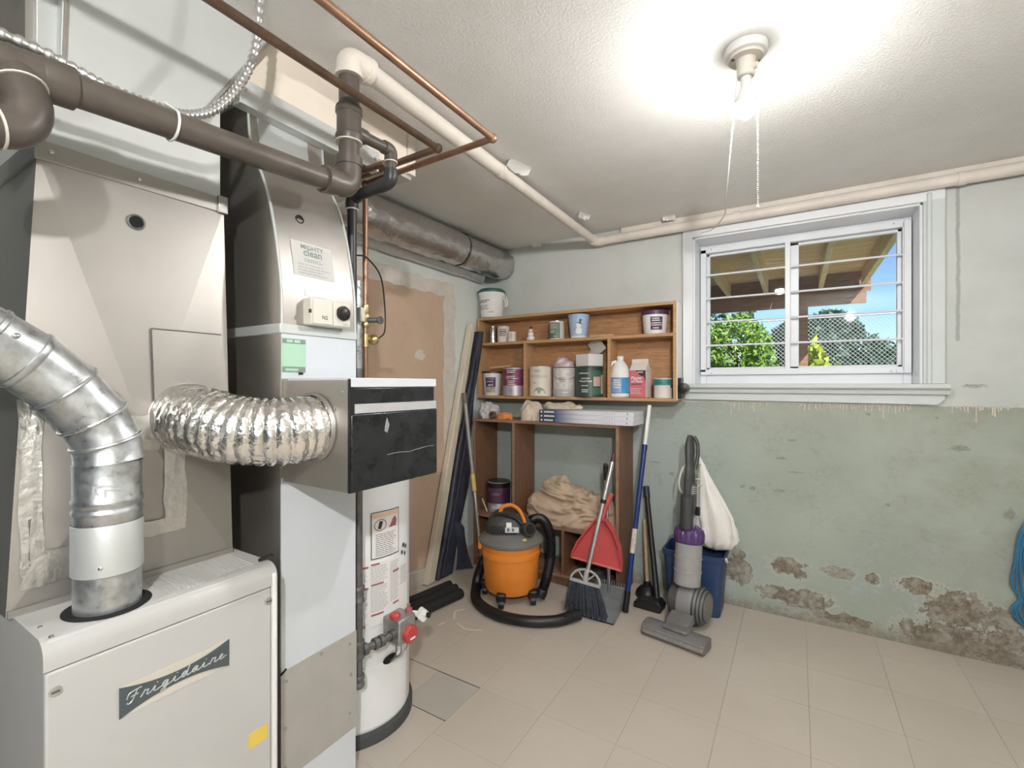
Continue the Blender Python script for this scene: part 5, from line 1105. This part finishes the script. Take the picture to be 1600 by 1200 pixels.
# black vacuum tubes on the floor
for k, (p0, p1, lab) in enumerate((((-1.735, 1.785, .0305), (-1.672, 2.165, .0305), 'black extension tube lying nearest on the floor by the heater'), ((-1.805, 1.80, .0305), (-1.735, 2.20, .0305), 'black extension tube lying in the middle by the heater'), ((-1.875, 1.83, .0285), (-1.80, 2.225, .0285), 'black extension tube lying farthest, against the baseboard'))):
    t = thing('vacuum_tube', lab, 'tube', (p0[0], p0[1], 0), 'black tubes on the floor beside the water heater'); p0, p1 = V(p0), V(p1); r_ = p0.z-.0005
    MB().tube([p0, p0.lerp(p1, .04), p0.lerp(p1, .05), p0.lerp(p1, .5), p0.lerp(p1, .96), p1], [r_, r_, r_*.93, r_*.90, r_*.95, r_*.9], 20).build('tube', foam, t)
    dd = (p0-p1).normalized(); MB().cyl(p0+dd*.0005, p0+dd*.001, r_*.8, n=20).build('open_end', darkhole, t)
# ---------------------------------------------------------------- shop vacuum
vc = V((-1.44, 2.345, 0)); fdv = V((.522, -.853, 0)); rdv = V((.853, .522, 0))
sv = thing('shop_vacuum', 'orange and black wet-dry shop vacuum on casters', 'vacuum', vc)
def L3(r_, f_, z): return vc+rdv*r_+fdv*f_+V((0, 0, z))
MB().lathe([(.120, .052), (.145, .056), (.155, .075), (.163, .20), (.168, .255), (.174, .258), (.174, .285), (.170, .288), (.176, .325), (.176, .335), (.17, .338)], vc, 56).build('drum', orange, sv)
MB().lathe([(.182, .328), (.190, .334), (.190, .348), (.178, .360), (.145, .388), (.125, .396), (.02, .398)], vc, 56).build('lid', greym, sv)
for s_ in (-1, 1): MB().box(L3(s_*.180, .02, .318), (.022, .05, .055), R=Matrix.Rotation(math.radians(31.4), 3, 'Z')).build('lid_latch', orange if s_ < 0 else greyp, sv, bevel=.005)
# motor head: lofted rounded dome, slightly back
hd_ = [(.135, .115, .380), (.138, .118, .400), (.128, .112, .435), (.108, .098, .468), (.080, .077, .492), (.04, .04, .50)]
rg = []
for (a_, b_, z) in hd_:
    rg.append([L3(-.015+a_*math.copysign(abs(math.cos(k*2*math.pi/36))**.75, math.cos(k*2*math.pi/36)), -.015+b_*math.copysign(abs(math.sin(k*2*math.pi/36))**.75, math.sin(k*2*math.pi/36)), z) for k in range(36)])
MB().ring(rg).build('motor_head', greyp, sv, smooth=50)
gv_ = MB()
for i in range(9):
    for j in range(5):
        gv_.box(L3(-.115+.017*i-.006*j, .078+.026*(1-((i-4.5)/6)**2)+.010-.006*j+(.012*i/9), .397+.0095*j), (.008, .008, .005), R=Matrix.Rotation(math.radians(31.4), 3, 'Z'))
gv_.build('vent_grille', dark, sv, kind='stuff')
MB().tube(catmull([L3(-.065, .0, .485), L3(-.050, .0, .522), L3(.0, .005, .535), L3(.045, .03, .515), L3(.070, .06, .475), L3(.080, .078, .45)], 8), .0125, 14, flat=.75).build('carry_handle', orange, sv)
MB().tube(catmull([L3(-.095, .035, .48), L3(-.03, .062, .492), L3(.03, .082, .478), L3(.062, .096, .45)], 8), .011, 12).build('cord_wrap', rubber, sv)
R31 = Matrix.Rotation(math.radians(31.4), 3, 'Z'); tl = R31@Matrix.Rotation(-.45, 3, 'X')
MB().box(L3(.005, .118, .424), (.078, .006, .030), R=tl).build('switch_plate', greyl, sv, bevel=.001); MB().box(L3(-.012, .106, .449), (.030, .005, .026), R=tl).build('rating_sticker', paper, sv)
mb = MB(); f = plane_fn(L3(.005, .1225, .4255), tl@V((1, 0, 0)), tl@V((0, 0, 1))); quad(mb, f, -.028, -.014, -.008, .008, 1); quad(mb, f, .0, .012, -.008, .008, 1); mb.build('switch_marks', dark, sv)
MB().box(L3(.062, .142, .376), (.050, .003, .016), R=R31@Matrix.Rotation(-1.05, 3, 'X')).build('yellow_tag', yellowl, sv)
pd = (fdv*.82+rdv*.35+V((0, 0, .28))).normalized(); pc0 = L3(.088, .082, .415)
MB().tube([pc0, pc0+pd*.050, pc0+pd*.055], [.040, .038, .035], 28).build('exhaust_port', greyp, sv); MB().cyl(pc0+pd*.0551, pc0+pd*.0565, .029, n=24).build('port_hole', darkhole, sv)
for k, (r_, f_) in enumerate(((-.055, .150), (.125, .105), (-.155, -.03), (.06, -.15))):
    cs = MB().box(L3(r_, f_, .060), (.055, .05, .045), R=R31).build('caster_bracket', dark, sv, bevel=.010)
    MB().lathe([(.012, -.017), (.024, -.015), (.026, 0), (.024, .015), (.012, .017)], L3(r_, f_+.012, .027), 20, R=R31@Matrix.Rotation(math.pi/2, 3, 'Y')).build('caster_wheel', rubber, cs)
# ribbed hose wound round the drum
hp_ = [(-.995, 2.258, .036), (-1.06, 2.165, .030), (-1.19, 2.085, .030), (-1.36, 2.062, .030), (-1.53, 2.13, .030), (-1.635, 2.265, .040), (-1.675, 2.36, .10), (-1.665, 2.45, .20), (-1.60, 2.52, .28), (-1.50, 2.555, .35), (-1.38, 2.55, .415), (-1.30, 2.515, .41), (-1.245, 2.475, .34), (-1.228, 2.44, .24), (-1.238, 2.405, .12), (-1.255, 2.375, .045)]
hpath = catmull(hp_, 16); fine = []
for i in range(len(hpath)-1):
    fine.append(hpath[i]); fine.append((hpath[i]+hpath[i+1])/2)
fine.append(hpath[-1])
hs_ = thing('vacuum_hose', 'black ribbed hose looping from the shop vacuum across the floor', 'hose', (-1.36, 2.062, 0))
MB().tube(fine, [.0275+(.0016 if i % 2 else -.0012) for i in range(len(fine))], 20).build('hose', hosem, hs_, smooth=70)
MB().tube([hpath[0]+V((.022, .022, 0)), hpath[0], hpath[4]], [.026, .0295, .0295], 20).build('cuff', dark, hs_)
MB().tube([hpath[-1]+V((-.006, -.008, -.012)), hpath[-1], hpath[-6]], [.032, .034, .031], 20).build('cuff', dark, hs_)
# ---------------------------------------------------------------- broom
br = thing('broom', 'broom with an aluminium handle and blue-grey bristles', 'broom', (-.965, 2.36, 0))
h0, h1 = V((-.972, 2.345, .185)), V((-.874, 2.530, .862))
MB().cyl(h0, h0.lerp(h1, .93), .0115, n=16).build('handle', alu, br); MB().tube([h0.lerp(h1, .93), h0.lerp(h1, .94), h1], [.014, .0125, .009], 14).build('hand_grip', mat('maroon_grip', (.09, .03, .035), .5), br); MB().cyl(h0.lerp(h1, .60), h0.lerp(h1, .63), .016, n=14).build('clamp', dark, br)
ax = V((.93, .12, -.10)).normalized(); upb = (h1-h0).normalized(); upb = (upb-ax*upb.dot(ax)).normalized(); nb = ax.cross(upb)
cpl = mat('grey_broom_plastic', (.36, .37, .37), .5)
hd2 = MB().prism([(-.083, -.012), (.083, -.012), (.083, .004), (-.083, .004)], h0-nb*.014, ax, upb, nb*.028).build('head_bar', cpl, br, bevel=.003)
MB().tube([h0+ax*(.080*math.cos(a))+upb*(.062*math.sin(a)) for a in [math.pi*k/18 for k in range(19)]], .0068, 10).build('arch', cpl, br)
for s_ in (-1, 1): MB().tube([h0+upb*.004+ax*s_*.004, h0+ax*s_*.045+upb*.048], .0045, 8).build('arch_rib', cpl, br)
MB().cyl(h0-upb*.004, h0+upb*.065, .0155, .013, 14).build('socket', cpl, br)
bs = MB(); rb = random.Random(6)
for i in range(150):
    s_ = rb.uniform(-1, 1); w_ = rb.uniform(-1, 1); p0 = h0+ax*s_*.080+nb*w_*.012-upb*.010
    p1 = h0+ax*(s_*.118+.012)+nb*w_*.035-upb*.0; p1 = V((p1.x, p1.y, .006+.010*rb.random()+(.02 if abs(s_) > .93 else 0)))
    p1 = V((p1.x, p1.y-.004, p1.z)); bs.tube([p0, p0.lerp(p1, .5)+ax*s_*.004, p1], [.0032, .0034, .0024], 5)
bs.build('bristles', bristle, br, kind='stuff')
# long-handled grey dustpan
gd = thing('grey_dustpan', 'translucent grey long-handled dustpan under the broom', 'dustpan', (-.89, 2.47, 0))
dpz = [(-1.035, 2.345), (-.810, 2.335), (-.835, 2.59), (-1.015, 2.60)]
MB().add([(x, y, .003 if k < 2 else .012) for k, (x, y) in enumerate(dpz)]+[(x, y, .006 if k < 2 else .016) for k, (x, y) in enumerate(dpz)], [(3, 2, 1, 0), (4, 5, 6, 7), (0, 1, 5, 4), (1, 2, 6, 5), (2, 3, 7, 6), (3, 0, 4, 7)]).build('tray', greyclear, gd, smooth=0)
for (a_, b_) in ((1, 2), (3, 0)):
    p, q = dpz[a_], dpz[b_]; lo, hi = (.02, .075) if a_ == 1 else (.075, .02)
    MB().prism([(0, 0), (1, 0), (1, hi), (0, lo)], (p[0], p[1], .006), (q[0]-p[0], q[1]-p[1], 0), (0, 0, 1), (.004 if a_ == 1 else -.004, 0, 0)).build('side_wall', greyclear, gd, smooth=0)
MB().bb(-1.017, -.833, 2.588, 2.602, .01, .09).build('back_wall', greyclear, gd, bevel=.004)
cm = MB()
for k in range(12): cm.box((-.998+.0145*k, 2.595, .10), (.005, .006, .024))
cm.build('comb_teeth', greyclear, gd)
MB().bb(-1.035, -.810, 2.330, 2.346, .0, .005).build('front_lip', dark, gd)
MB().cyl((-.925, 2.592, .05), (-.948, 2.600, .70), .0105, n=14).build('handle', alu, gd); MB().cyl((-.948, 2.600, .69), (-.951, 2.601, .775), .0135, n=14).build('hand_grip', dark, gd); MB().tube([(-.951, 2.601, .775), (-.951, 2.601, .787)], [.0135, .007], 14).build('grip_end', dark, gd)
# red hand dustpan hung on the handles
rp = thing('red_dustpan', 'red plastic dustpan hanging upright behind the broom handle', 'dustpan', (-.955, 2.54, .22))
oP = V((-.955, 2.530, .36)); uP = V((1, .02, -.07)).normalized(); vP = V((.05, .18, 1)).normalized(); nP = uP.cross(vP).normalized(); nP = nP if nP.y < 0 else -nP
out = [(-.165, -.135), (-.160, -.105), (-.128, -.035), (-.08, .045), (-.03, .12), (.028, .126), (.08, .07), (.122, -.01), (.140, -.085), (.142, -.135)]
MB().prism(out, oP-nP*.004, uP, vP, nP*.004).build('pan_floor', red, rp, smooth=0)
inn = [(x*.86+(-.002), (y+.135)*.86-.125) for x, y in out]
wl_ = MB(); o_ = [oP+uP*x+vP*y for x, y in out]; i_ = [oP+uP*x*.94+vP*((y+.135)*.95-.135) for x, y in out]
wl_.ring([o_, [p+nP*.042*min(1, (q[1]+.16)/.12) for p, q in zip(o_, out)], [p+nP*.040*min(1, (q[1]+.16)/.12) for p, q in zip(i_, out)], i_], closed=False).build('side_walls', red, rp, smooth=50)
MB().tube([oP+uP*(-.162)+vP*(-.134)+nP*.003, oP+uP*.139+vP*(-.134)+nP*.003], .006, 10).build('front_lip', mat('pale_red_lip', (.62, .20, .18), .5), rp)
MB().tube(catmull([oP+vP*.115+nP*.02, oP+vP*.17+uP*.012+nP*.018, oP+vP*.24+uP*.03+nP*.012, oP+vP*.27+uP*.04+nP*.01], 6), [.016]*6+[.0145]*12+[.012], 12, flat=.6).build('handle', red, rp)
# ---------------------------------------------------------------- blue extension pole
bp_ = thing('blue_pole', 'blue and white telescopic pole leaning on the wall shelf', 'pole', (-.80, 2.495, 0)); a, b = V((-.80, 2.495, .0)), V((-.735, 2.745, 1.125))
MB().cyl(a+(b-a)*.005, a.lerp(b, .10), .0165, n=16).build('foot_grip', dark, bp_); MB().cyl(a.lerp(b, .09), a.lerp(b, .79), .0140, n=16).build('lower_tube', bluep, bp_); MB().cyl(a.lerp(b, .79), b, .0115, n=16).build('upper_tube', white, bp_); MB().cyl(a.lerp(b, .775), a.lerp(b, .80), .0160, n=16).build('collar', bluep, bp_)
MB().cyl(a.lerp(b, .275), a.lerp(b, .39), .0144, n=16).build('worn_label', mat('worn_label_paper', (.66, .60, .56), .7, 0, .3, 40), bp_)
# ---------------------------------------------------------------- plunger
pl_ = thing('plunger', 'black rubber plunger with a wooden handle by the wall', 'plunger', (-.755, 2.775, 0)); c = V((-.752, 2.765, 0))
MB().lathe([(.068, 0), (.070, .006), (.064, .030), (.045, .052), (.020, .064), (.018, .085), (.014, .088)], c, 32).build('cup', rubber, pl_)
MB().cyl(c+V((0, 0, .075)), c+V((-.045, .095, .42)), .0115, .0105, 14).build('handle', woodh, pl_)
# black vacuum wand with floor nozzle
wn_ = thing('vacuum_wand', 'black crevice wand with a wide floor nozzle leaning by the plunger', 'vacuum wand', (-.67, 2.62, 0)); a, b = V((-.660, 2.632, .03)), V((-.79, 2.872, .62))
MB().cyl(a, b, .0165, .0145, 16).build('wand', rubber, wn_); MB().cyl(a.lerp(b, .90), b, .019, n=16).build('end_cuff', mat('navy_grip', (.02, .03, .06), .5), wn_)
MB().prism([(-.10, 0), (.05, 0), (.06, .035), (.035, .062), (-.03, .052), (-.10, .030)], (-.682, 2.575, .001), (1, -.06, 0), (0, 0, 1), (.006, .085, 0)).build('floor_nozzle', dark, wn_, bevel=.006)
# ---------------------------------------------------------------- upright ball vacuum
uv = thing('upright_vacuum', 'upright ball vacuum with clear bin and purple cyclone', 'vacuum', (-.49, 2.47, 0))
bc = V((-.475, 2.555, .112)); axv = V((.985, -.17, 0)).normalized(); RB = axv.to_track_quat('Z', 'Y').to_matrix(); fwd = V((-.17, -.985, 0)).normalized()
MB().lathe([(.030, -.105), (.068, -.095), (.090, -.065), (.0985, -.03), (.0985, .03), (.090, .065), (.068, .095), (.030, .105)], bc, 40, R=RB).build('ball', greym, uv)
for z in (-.088, -.074, -.060, -.044, .044, .060, .074, .088):
    r_ = math.sqrt(max(0, .108**2-z*z*.85)); MB().tube([bc+RB@V((r_*math.cos(k*2*math.pi/40), r_*math.sin(k*2*math.pi/40), z)) for k in range(40)], .0045, 8, loop=True).build('tread_ring', greyp, uv)
MB().lathe([(.1005, -.036), (.1015, -.03), (.1015, .03), (.1005, .036)], bc, 40, R=RB).build('ball_band', mat('silver_grey_plastic', (.30, .30, .31), .3, .3), uv)
MB().bar(bc+fwd*.09+V((0, 0, -.035)), bc+fwd*.185+V((0, 0, -.058)), .115, .045).build('neck', greym, uv, bevel=.008)
hv0 = V((-.655, 2.372, 0)); hv1 = V((-.352, 2.318, 0)); ah = (hv1-hv0).normalized(); fh = V((ah.y, -ah.x, 0)); fh = fh if fh.y < 0 else -fh
ph = [(-.050, .004), (.048, .004), (.056, .020), (.052, .040), (.030, .058), (-.010, .064), (-.050, .052)]
MB().prism(ph, hv0, fh, (0, 0, 1), hv1-hv0).build('cleaner_head', greym, uv, bevel=.004, smooth=45)
MB().prism([(.045, .045), (.058, .022), (.060, .022), (.047, .047)], hv0+ah*.01, fh, (0, 0, 1), (hv1-hv0)*.95).build('head_bumper', mat('worn_silver', (.34, .32, .30), .4, .5, .4, 60), uv)
MB().bar(hv0.lerp(hv1, .33)+V((0, 0, .067))-fh*.005, hv0.lerp(hv1, .72)+V((0, 0, .067))-fh*.005, .075, .016).build('head_cover', greym, uv, bevel=.005)
lean = V((.02, .13, 1)).normalized(); b0 = bc+V((-.012, -.015, .095)); RL = lean.to_track_quat('Z', 'Y').to_matrix()
MB().lathe([(.060, 0), (.066, .006), (.068, .10), (.067, .215)], b0, 40, R=RL).build('clear_bin', bincl, uv)
for z in (.075, .14): MB().tube([b0+RL@V((.0685*math.cos(k*2*math.pi/40), .0685*math.sin(k*2*math.pi/40), z)) for k in range(40)], .0016, 6, loop=True).build('bin_seam', greyl, uv)
MB().lathe([(.066, .212), (.070, .218), (.073, .235), (.072, .262), (.066, .285), (.050, .292)], b0, 72, R=RL, fn=lambda a, z: 1+.05*math.cos(18*a)*(1 if .22 < z < .29 else 0)).build('cyclone_shroud', purple, uv, smooth=60)
for k in range(9):
    a_ = k*2*math.pi/9; MB().tube([b0+RL@V((.050*math.cos(a_), .050*math.sin(a_), .285)), b0+RL@V((.030*math.cos(a_), .030*math.sin(a_), .305))], [.011, .006], 10).build('cyclone_cone', purple, uv)
MB().lathe([(.032, .288), (.034, .30), (.030, .345), (.024, .36)], b0, 24, R=RL).build('bin_handle', mat('clear_lilac_plastic', (.42, .38, .46), .2, 0, .2, 20), uv)
MB().tube([b0+RL@V((.0, .045, .29)), b0+RL@V((.0, .055, .46))], .033, 20).build('spine', greyp, uv)
MB().tube([b0+RL@V((-.005, .02, .35)), b0+RL@V((-.005, .015, .40)), b0+RL@V((-.002, .01, .52))], [.024, .030, .030], 20).build('hose_body', mat('dark_metallic_plastic', (.14, .14, .145), .3, .5), uv)
for k in range(4): MB().tube([b0+RL@V((-.002, .011, .470+.011*k)), b0+RL@V((-.002, .011, .474+.011*k))], .0318, 20).build('hose_ring', greyl, uv)
MB().bar(b0+RL@V((.008, -.018, .375)), b0+RL@V((.008, -.018, .40)), .028, .014).build('red_catch', mat('maroon_catch', (.22, .03, .035), .4), uv, bevel=.003)
MB().bar(b0+RL@V((-.042, .01, .36)), b0+RL@V((-.042, .01, .405)), .022, .022).build('cord_hook', dark, uv, bevel=.004)
hn = [b0+RL@V((.002, .03, .44)), b0+RL@V((.0, .03, .56)), b0+RL@V((.006, .025, .64)), b0+RL@V((.014, .01, .73)), b0+RL@V((.018, .0, .772))]
MB().tube(catmull(hn, 6), [.030]*7+[.028, .027, .026, .025, .025, .025, .026, .027, .028, .028, .027, .026, .024, .022, .020, .018, .016][:18], 18, flat=.62).build('wand_handle', greyp, uv)
MB().tube(catmull([b0+RL@V((-.020, .015, .60)), b0+RL@V((-.026, .002, .66)), b0+RL@V((-.020, -.005, .73)), b0+RL@V((.0, -.006, .768))], 6), .010, 10).build('grip_loop', greyp, uv)
# ---------------------------------------------------------------- navy recycling bin
nb_ = thing('recycling_bin', 'navy blue plastic recycling bin behind the upright vacuum', 'bin', (-.505, 2.775, 0))
X0, X1, Y0_, Y1_, HB = -.640, -.330, 2.665, 2.885, .330
def rr_rect(x0, x1, y0, y1, z, r=.03, n=4):
    out_ = []
    for (cx, cy, a0) in ((x1-r, y1-r, 0), (x0+r, y1-r, 90), (x0+r, y0+r, 180), (x1-r, y0+r, 270)):
        for k in range(n+1):
            a_ = math.radians(a0+90*k/n); out_.append((cx+r*math.cos(a_), cy+r*math.sin(a_), z))
    return out_
t_ = .003; MB().ring([rr_rect(X0+.02, X1-.02, Y0_+.02, Y1_-.015, 0), rr_rect(X0, X1, Y0_, Y1_, HB-.03), rr_rect(X0-.006, X1+.006, Y0_-.006, Y1_+.006, HB-.028), rr_rect(X0-.006, X1+.006, Y0_-.006, Y1_+.006, HB), rr_rect(X0+t_, X1-t_, Y0_+t_, Y1_-t_, HB), rr_rect(X0+.02+t_, X1-.02-t_, Y0_+.02+t_, Y1_-.015-t_, .006)]).build('tub', navy, nb_, smooth=40)
MB().bb(X0+.04, X1-.03, Y0_+.03, Y1_-.02, .05, .20).build('dark_contents', mat('dark_contents', (.012, .014, .022), .7), nb_, bevel=.02)
MB().tube([(X1+.008, 2.70, HB-.01), (X1+.012, 2.72, HB-.03)], .008, 8).build('rim_tag', white, nb_)
# ---------------------------------------------------------------- white carrier bag hung on the vacuum handle
wb = thing('carrier_bag', 'white plastic carrier bag hanging from the vacuum handle', 'bag', (-.40, 2.74, .34))
secs = [(-.470, 2.765, .845, .006, .006), (-.452, 2.768, .80, .014, .010), (-.440, 2.77, .74, .030, .016), (-.425, 2.772, .67, .055, .028), (-.410, 2.773, .60, .075, .040), (-.395, 2.775, .52, .098, .055), (-.385, 2.776, .45, .110, .064), (-.378, 2.778, .40, .108, .064), (-.380, 2.778, .36, .085, .052), (-.385, 2.778, .342, .04, .03)]
rg = []
for (x, y, z, a_, b_) in secs:
    q_ = []
    for k in range(48):
        an = 2*math.pi*k/48; fo_ = 1.08-.26*abs(math.sin(4.5*an+2.2*noise.noise(V((math.cos(an), math.sin(an), z*4)))))*min(1, (.86-z)*5)+.08*noise.noise(V((math.cos(an)*2, math.sin(an)*2, z*7)))
        q_.append((x+a_*fo_*math.cos(an), y+b_*fo_*math.sin(an), z+.008*noise.noise(V((math.cos(an)*3, math.sin(an)*3, z*9)))))
    rg.append(q_)
MB().ring(rg).build('bag_body', bagm, wb, smooth=70)
vtop = b0+RL@V((.01, .03, .60))
MB().tube(catmull([(-.468, 2.762, .84), (-.475, 2.735, .86), (-.487, 2.70, .845), (-.515, 2.655, .80), (-.525, 2.66, .76), (-.50, 2.70, .735), (-.46, 2.755, .72)], 8), .007, 8, flat=.4).build('bag_handle', bagm, wb)
MB().tube(catmull([(-.452, 2.766, .80), (-.49, 2.70, .82), (-.525, 2.645, .80), (-.545, 2.625, .72), (-.53, 2.63, .665), (-.48, 2.68, .68), (-.44, 2.765, .70)], 8), .0075, 8, flat=.35).build('bag_handle', bagm, wb)
# ---------------------------------------------------------------- blue cord hanging on the right
cd = thing('coiled_cable', 'coiled blue extension cord hanging at the right edge of the wall', 'cord', (.84, 2.87, .2))
for k, dx in enumerate((0, .012, .028, .05)):
    MB().tube(catmull([(.855+dx, 2.875, .67), (.825+dx*.6, 2.872, .60), (.812+dx*.5, 2.872, .48), (.80+dx*1.2, 2.87, .38-.02*k), (.825+dx*.5, 2.874, .32), (.80+dx*.8, 2.872, .265), (.84+dx, 2.874, .205-.01*k), (.93+dx, 2.876, .18), (.98, 2.876, .30), (.96-dx, 2.876, .5), (.90, 2.876, .66), (.865+dx, 2.876, .675)], 8), .0048, 8).build('loop', bluec, cd)
MB().tube([(.88, 2.899, .685), (.88, 2.865, .68), (.88, 2.86, .70)], .006, 8).build('hook', steel, cd)
# dried paint drips on the floor by the hose
fm = mat('dried_cream_paint', (.72, .66, .56), .6)
for k, ptsf in enumerate((((-1.575, 2.07, .001), (-1.60, 2.02, .001), (-1.555, 1.955, .001)), ((-1.515, 1.93, .001), (-1.44, 1.905, .001), (-1.36, 1.935, .001)), ((-1.575, 1.90, .001), (-1.585, 1.86, .001)))):
    MB().tube(catmull(ptsf, 6) if len(ptsf) > 2 else ptsf, .005, 8, flat=.25).build('paint_drip', fm, floor)
